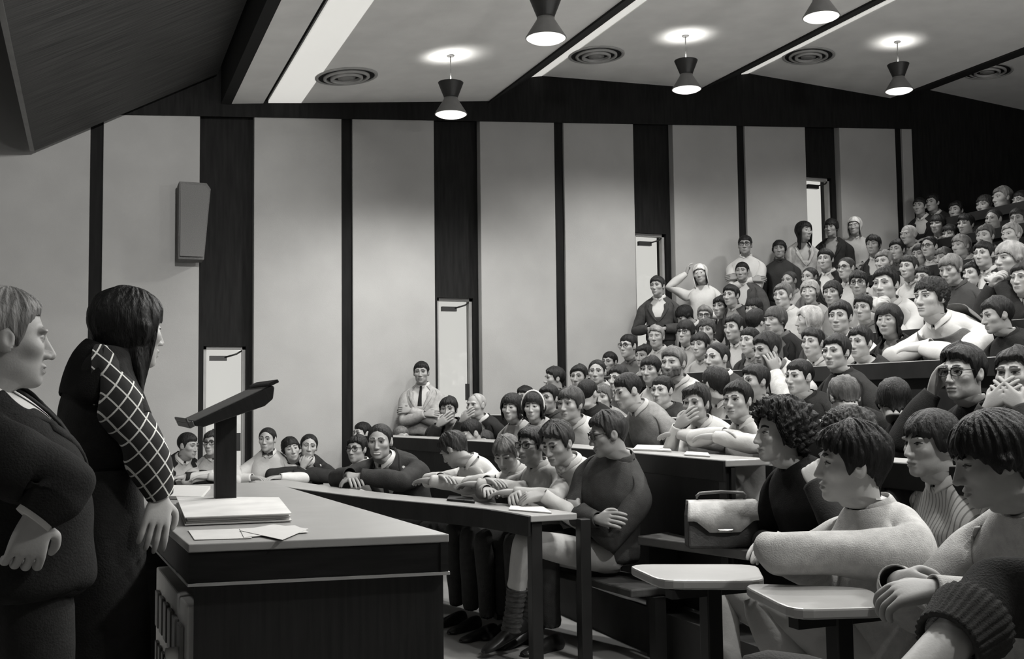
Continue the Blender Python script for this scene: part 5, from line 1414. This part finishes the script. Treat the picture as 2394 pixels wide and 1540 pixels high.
ST = {}
def place(x, y, h, row, a, hs, hg, top, tone, label, kw, i):
    kw = dict(kw); L = None
    d = ray(x, y)
    if isinstance(row, tuple):
        Z = (row[1] - CAM.y) / d.y
    elif isinstance(row, str) and row[0] == 'n': Z = (NEAR_L[int(row[1])] + kw.get('dL', 0)) / d.x
    elif isinstance(row, str) and row[0] == 'Z': Z = float(row[1:])
    else:
        r = int(row[1]) if isinstance(row, str) else row; Lr = row_L(r, 6.0) + kw.get('dL', 0)
        SGN = 0
        for _ in range(25): Z = Lr / d.x; Lr = .5 * Lr + .5 * (row_L(r, (CAM + d * Z).y) + kw.get('dL', 0))
        # keep clear of the side wall
        if (CAM + d * Z).y > 9.38: Z = 9.38 / d.y
    k = min(max(h * Z / (F * .260), .84), 1.08)
    c = V3(*(CAM + d * Z))
    r = None
    q = kw.pop('q', 1 if h >= 74 else 0)
    if hs == 'mop' and h < 100 and i % 3: hs = ('fringe', 'part')[i % 2]
    if 'part' not in kw: kw['part'] = 1 if i % 5 < 3 else -1
    spec = dict(c=c, k=k, seed=101 + i * 17, a=a, hair=(hs, hg), top=(top, tone), label=label, q=q, skin=kw.pop('skin', .25 + .08 * random.random()))
    if isinstance(row, tuple) and row[0] == 'S':
        spec.update(pz=.47, zd=.76, zf=0.0, lean=kw.pop('lean', 18)); hd = cam_dir(c, a); spec['bf'] = tuple((V3(-.1, -1, 0) * .7 + hd * .4)[:2])
    elif 'stand' in kw:
        zf = kw.pop('stand'); zf = tier_floor(c[0]); spec.update(legs='stand', zf=zf, tl=.56, lean=kw.pop('lean', 2), ltone=kw.pop('ltone', .04))
        # standing height decides where the hips are
        spec['bf'] = kw.pop('bf', None) or tuple(cam_dir(c, a * .5)[:2])
    else:
        if isinstance(row, str) and row[0] == 'n': ri = int(row[1]); zf = (.15, .15, .38)[ri]; pz = (.60, .66, .86)[ri]; zd = (ZT, NEAR_FLOOR[1] + .74, DESK_Z[2] - .12)[ri]
        else:
            ri = int(row[1]) if isinstance(row, str) else row; zf = ROW_FLOOR[ri] if ri else .15; pz = (ROW_FLOOR[ri] + .465) if ri else .625; zd = DESK_Z[ri]
        spec.update(pz=pz, zd=zd, zf=zf, lean=kw.pop('lean', 8 + 6 * random.random()))
        b0 = to_speaker(c); hd = cam_dir(c, a)
        spec['bf'] = kw.pop('bf', None) or tuple((b0 * .8 + hd * (.35 if abs(a) < 110 else 0))[:2])
        if row == 'f0' : spec['legs'] = 'sit'; spec['ltone'] = .035
    spec.update(kw)
    if kw.get('check'): spec['topmat'] = check_m
    if kw.get('stripes'): spec['topmat'] = stripe_m
    if kw.get('special'): SPECIAL[kw['special']](spec, c, k)
    if kw.get('bow'): spec['tie'] = None
    body, g, arms, H = person(spec); org = V3(*body.location)
    hr, hf, hu = H
    if kw.get('bow'):
        e = g.N + g.f * .066 * k + V3(0, 0, -.004); b = MB()
        for sg_ in (1, -1):
            b.prism([tuple(e - org + g.r * sg_ * .004 + V3(0, 0, z)) for z in (-.007, .007)] + [tuple(e - org + g.r * sg_ * .042 + V3(0, 0, z)) for z in (.018, -.018)], tuple(g.f * .012))
        b.build('bow_tie', cloth(.015, 'jacket'), body)
    if kw.get('band'):
        b = MB(); b.tube([tuple(c + (hr * .098 * math.sin(t) + hu * (.015 + .122 * math.cos(t)) + hf * .015) * k - org) for t in np.linspace(-1.9, 1.9, 20)], .009 * k, 8); b.build('hairband', cloth(.75), body)
    if kw.get('cravat'):
        b = MB(); e = g.N + g.f * .060 * k - V3(0, 0, .02)
        b.lathe([(.001, .03), (.028, .022), (.034, 0), (.024, -.03), (.001, -.045)], 14); ob = b.build('cravat', M('cravat_silk', .35, .6, .5, 60), body, loc=tuple(e - org))
    if isinstance(row, str) and row.startswith('f0') and kw.get('special') == 'aisle': extra_aisle(spec, body, org)
    return body
SPECIAL = {}
def sp_aisle(s, c, k):
    f = nrm(V3(-.93, -.37, 0)); s['ltone'] = .66
    Z = 5.22; zf = .15
    P0 = V3(*at_depth(1420, 1322, 5.50)); s['P'] = P0
    kn = V3(*at_depth(1224, 1266, 5.33)); an = V3(*at_depth(1198, 1452, 5.35))
    kn2 = V3(*at_depth(1266, 1284, 5.52)); an2 = V3(*at_depth(1236, 1450, 5.54))
    # the leg nearer the camera is his left one
    s['legs'] = {-1: (kn, an), 1: (kn2, an2)}; s['footdir'] = nrm(V3(-.93, -.15, -.32)); s['zf'] = zf
SPECIAL['aisle'] = sp_aisle
def extra_aisle(s, body, org):
    kn, an = s['legs'][-1]
    for (kn, an) in s['legs'].values():
        b = MB(); pts = [an + (kn - an) * t for t in np.linspace(-.12, .42, 26)]
        b.tube([tuple(p_ - org) for p_ in pts], [(.046 + .004 * math.sin(i * 2.1) + .006 * abs(i - 12) / 12) for i in range(26)], 14); b.build('sock', M('sock_dark', .06, .9, .5, 30, .3, 200, (1, 1, 4)), body)
def sp_pale(s, c, k):
    T1 = V3(*at_depth(1945, 1352, 3.16)); T2 = V3(*at_depth(1900, 1322, 3.25)); E1 = V3(*at_depth(1800, 1288, 2.96)); E2 = V3(*at_depth(1860, 1300, 3.45))
    rg = V3(rt.x, rt.y, 0); 
    s['pose'] = ({'T': T2, 'E': E2, 'd': V3(.2, -.9, .1), 'n': V3(0, 0, 1)}, {'T': T1, 'E': E1, 'd': V3(.7, .6, .0), 'n': V3(-.3, 0, 1)})
    kn = V3(*at_depth(1772, 1422, 3.20)); an = V3(*at_depth(1905, 1640, 3.05)); kn2 = kn + V3(.05, .28, 0); an2 = an + V3(-.1, .3, 0)
    s['legs'] = {-1: (kn, an), 1: (kn2, an2)}; s['ltone'] = .60; s['zf'] = .15; s['bulk'] = .98; s['wr'] = 1.6
SPECIAL['pale'] = sp_pale
def sp_clasped(s, c, k):
    T1 = V3(*at_depth(2180, 1378, 2.42)); T2 = V3(*at_depth(2092, 1352, 2.62))
    rg = V3(rt.x, rt.y, 0)
    s['pose'] = ({'T': T2, 'd': V3(.25, -.9, -.25), 'n': V3(-.8, -.2, .6), 'pole': V3(-.35, .4, -.8), 'curl': .75}, {'T': T1, 'd': V3(-.75, .35, -.1), 'n': V3(-.1, -.4, .9), 'pole': V3(.7, -.4, -.6), 'curl': .85})
    s['legs'] = None; s['bulk'] = 1.06; s['wr'] = 1.4; s['zf'] = .15
SPECIAL['clasped'] = sp_clasped
import os as _os
_lim = int(_os.environ.get('NPEOPLE', '999')) if False else 999
for i, row_ in enumerate(T[:_lim]):
    *a_, kw_ = row_
    place(*a_, kw_, i)

# ------------------------------------------------------------------ the two lecturers at the bench
c = V3(*at_depth(12, 790, 2.45)); k = .95
Tr = V3(*at_depth(84, 1205, 2.26)); Er = V3(*at_depth(150, 1130, 2.30)); Tl = V3(*at_depth(40, 1270, 2.62))
bodyM, gM, armsM, HM = person(dict(c=c, k=k, seed=901, a=98, hair=('swept', .20), top=('jacket', .012), label='person in a dark suit standing at the picture edge, holding papers', q=2, skin=.30,
    bf=tuple(cam_dir(c, 96)[:2]), P=V3(*at_depth(75, 1395, 2.50)), legs='stand', zf=0.0, ltone=.016, shirt=.78, nod=2, bulk=1.1, tie=.02,
    pose=({'T': Tr, 'E': Er, 'd': nrm(V3(*(at_depth(62, 1290, 2.26) - at_depth(84, 1205, 2.26)))), 'n': V3(.2, -.9, .1), 'curl': .8}, {'T': Tl, 'd': V3(.6, -.5, -.2), 'n': V3(-.2, .2, 1), 'curl': .8})))
orgM = V3(*bodyM.location)
b = MB(); cuff = at_depth(92, 1212, 2.30); dcu = (Vector(armsM[1]['W']) - Vector(armsM[1]['E'])).normalized(); W0 = Vector(armsM[1]['W'])
b.tube([tuple(W0 - dcu * .05 - Vector(orgM)), tuple(W0 - dcu * .01 - Vector(orgM)), tuple(W0 + dcu * .012 - Vector(orgM))], [.040, .041, .041], 16); b.build('shirt_cuff', cloth(.78), bodyM)
q = [at_depth(x, y, z) for x, y, z in ((28, 1297, 2.26), (82, 1294, 2.26), (70, 1282, 2.46), (20, 1286, 2.46))]
b = MB(); o0 = sum(q, Vector()) / 4; b.prism([tuple(p_ - o0) for p_ in q], (0, 0, .003)); sh = b.build('paper_sheet', paper); sh.location = o0; tag(sh, 'folded papers held low by the suited lecturer at the picture edge', 'paper')

c = V3(*at_depth(305, 766, 3.05)); k = .93
Tw = V3(*at_depth(374, 1158, 2.90)); Ew = V3(*at_depth(332, 1030, 2.86)); d_h = nrm(V3(*(at_depth(362, 1240, 2.86) - at_depth(374, 1158, 2.90))))
bodyW, gW, armsW, HW_ = person(dict(c=c, k=k, seed=905, a=117, hair=('long', .014), hlen=-.19, vol=1.0, top=('dress', .016), label='person with long dark hair and windowpane-checked sleeves resting a hand on the lecture bench', q=2, skin=.36, fem=1,
    bf=tuple(cam_dir(c, 106)[:2]), tl=.60, lean=2, legs='stand', zf=0.0, ltone=.016, topmat=None, nod=4, wr=1.2, neckup=.065, bulk=.84, sleeve={1: .3, -1: .93},
    pose=({'T': Tw, 'E': Ew, 'd': d_h, 'n': V3(.2, -.7, .6), 'curl': .35}, 'down')))
orgW = V3(*bodyW.location)
# checked sleeve over the arm nearest the camera
cg, I = body_cage(gW, armsW, grow=.019, hands=False, upto=.93, cap=False, armgrow=.020, which=(1,))
keep = [i for i, f_ in enumerate(cg.F) if max(f_) >= 10 * NS or (min(f_) >= 5 * NS and all((v % NS) in (3, 4, 5, 6, 7) for v in f_))]
Vs, Fs_, _m = catmull(cg.V, [cg.F[i] for i in keep], [0] * len(keep)); Vs, Fs_, _m = catmull(Vs, Fs_, _m)
sl = link_mesh('sleeve', wrinkle(np.array(Vs), Fs_, .006, 30, 77), Fs_, None, diamond_m, bodyW, orgW); sl['label'] = 'windowpane-checked sleeve'
# wide dark cape collar and long skirt
c_ = Cage(); prev = None; base = gW.spine(.985)
for (r_, z_) in ((.075, .030), (.100, .018), (.125, -.005), (.142, -.045), (.155, -.090), (.160, -.115), (.155, -.118)):
    pts = [base + gW.r * r_ * (1.0) * math.sin(t_) + gW.f * r_ * .80 * math.cos(t_) + V3(0, 0, z_ - .05 * abs(math.sin(t_)) ** 2 * (r_ / .24)) for t_ in np.linspace(2.05, 2 * PI - .9, 30)]
    Ix = c_.add(pts)
    if prev is not None:
        for s in range(29): c_.face((prev[s], prev[s+1], Ix[s+1], Ix[s]))
    prev = Ix
Vs, Fs_, _m = catmull(c_.V, c_.F, c_.M); ob = link_mesh('cape_collar', wrinkle(np.array(Vs), Fs_, .012, 22, 31), Fs_, None, cloth(.012, 'sweater'), bodyW, orgW); sd = ob.modifiers.new('thickness', 'SOLIDIFY'); sd.thickness = .008
c_ = Cage(); prev = None
for z_, rx, ry in ((.16, .148, .112), (.05, .170, .128), (-.1, .178, .130), (-.4, .19, .125), (-.72, .20, .13)):
    pts = [gW.P + V3(0, 0, z_ + .06) + gW.r * rx * math.sin(t_) + gW.f * ry * math.cos(t_) for t_ in np.linspace(0, 2 * PI, 29)[:-1]]
    Ix = c_.add(pts)
    if prev is not None: c_.skin(prev, Ix)
    prev = Ix
Vs, Fs_, _m = catmull(c_.V, c_.F, c_.M); link_mesh('skirt', wrinkle(np.array(Vs), Fs_, .014, 16, 33), Fs_, None, cloth(.016, 'jacket'), bodyW, orgW)

# person at the right edge whose sleeve, hand and knee reach into the picture
c = V3(*at_depth(2600, 985, 1.80)); k = .97
Tq = V3(*at_depth(2120, 1590, 1.60)); Eq = V3(*at_depth(2335, 1395, 1.76)); dq = nrm(Tq - Eq)
kn = V3(*at_depth(1790, 1590, 1.88)); an = V3(*at_depth(1800, 2050, 1.95)); an[2] = .235; kn2 = kn + V3(.1, -.3, -.05); an2 = an + V3(.1, -.3, 0)
bodyQ, gQ, armsQ, HQ = person(dict(c=c, k=k, seed=911, a=-70, hair=('short', .02), top=('sweater', .030), label='person in a dark ribbed jumper whose sleeve, wrist and knee enter the lower corner', q=2, skin=.38,
    bf=(-1, .05), lean=18, pz=.60, zf=.15, legs={1: (kn, an), -1: (kn2, an2)}, ltone=.03, wr=1.4, zd=.9,
    sleeve=.6,
    pose=('lap', {'T': Tq, 'E': Eq, 'd': dq, 'n': V3(-.5, -.3, .8), 'curl': .5})))

orgQ = V3(*bodyQ.location); b = MB(); L2 = np.linalg.norm(Tq - Eq); u1 = nrm(np.cross(dq, V3(0, 0, 1))); u2 = np.cross(dq, u1); prev = None
for t_, rr in ((.28, .066), (.33, .067), (.39, .063), (.47, .058), (.56, .054), (.59, .053), (.59, .046), (.54, .045)):
    cc = Eq + dq * L2 * t_ - orgQ
    rg_ = [b.bm.verts.new(tuple(cc + (u1 * math.cos(2 * PI * q / 120) + u2 * math.sin(2 * PI * q / 120)) * (rr + (.0020 * math.cos(30 * 2 * PI * q / 120) if rr > .05 else 0)))) for q in range(120)]
    if prev:
        for q in range(120): b.bm.faces.new((prev[q], prev[(q + 1) % 120], rg_[(q + 1) % 120], rg_[q])).smooth = True
    prev = rg_
b.build('ribbed_cuff', M('knit_cuff', .045, .95, .12, 40, .3, 260, spec=.1), bodyQ)
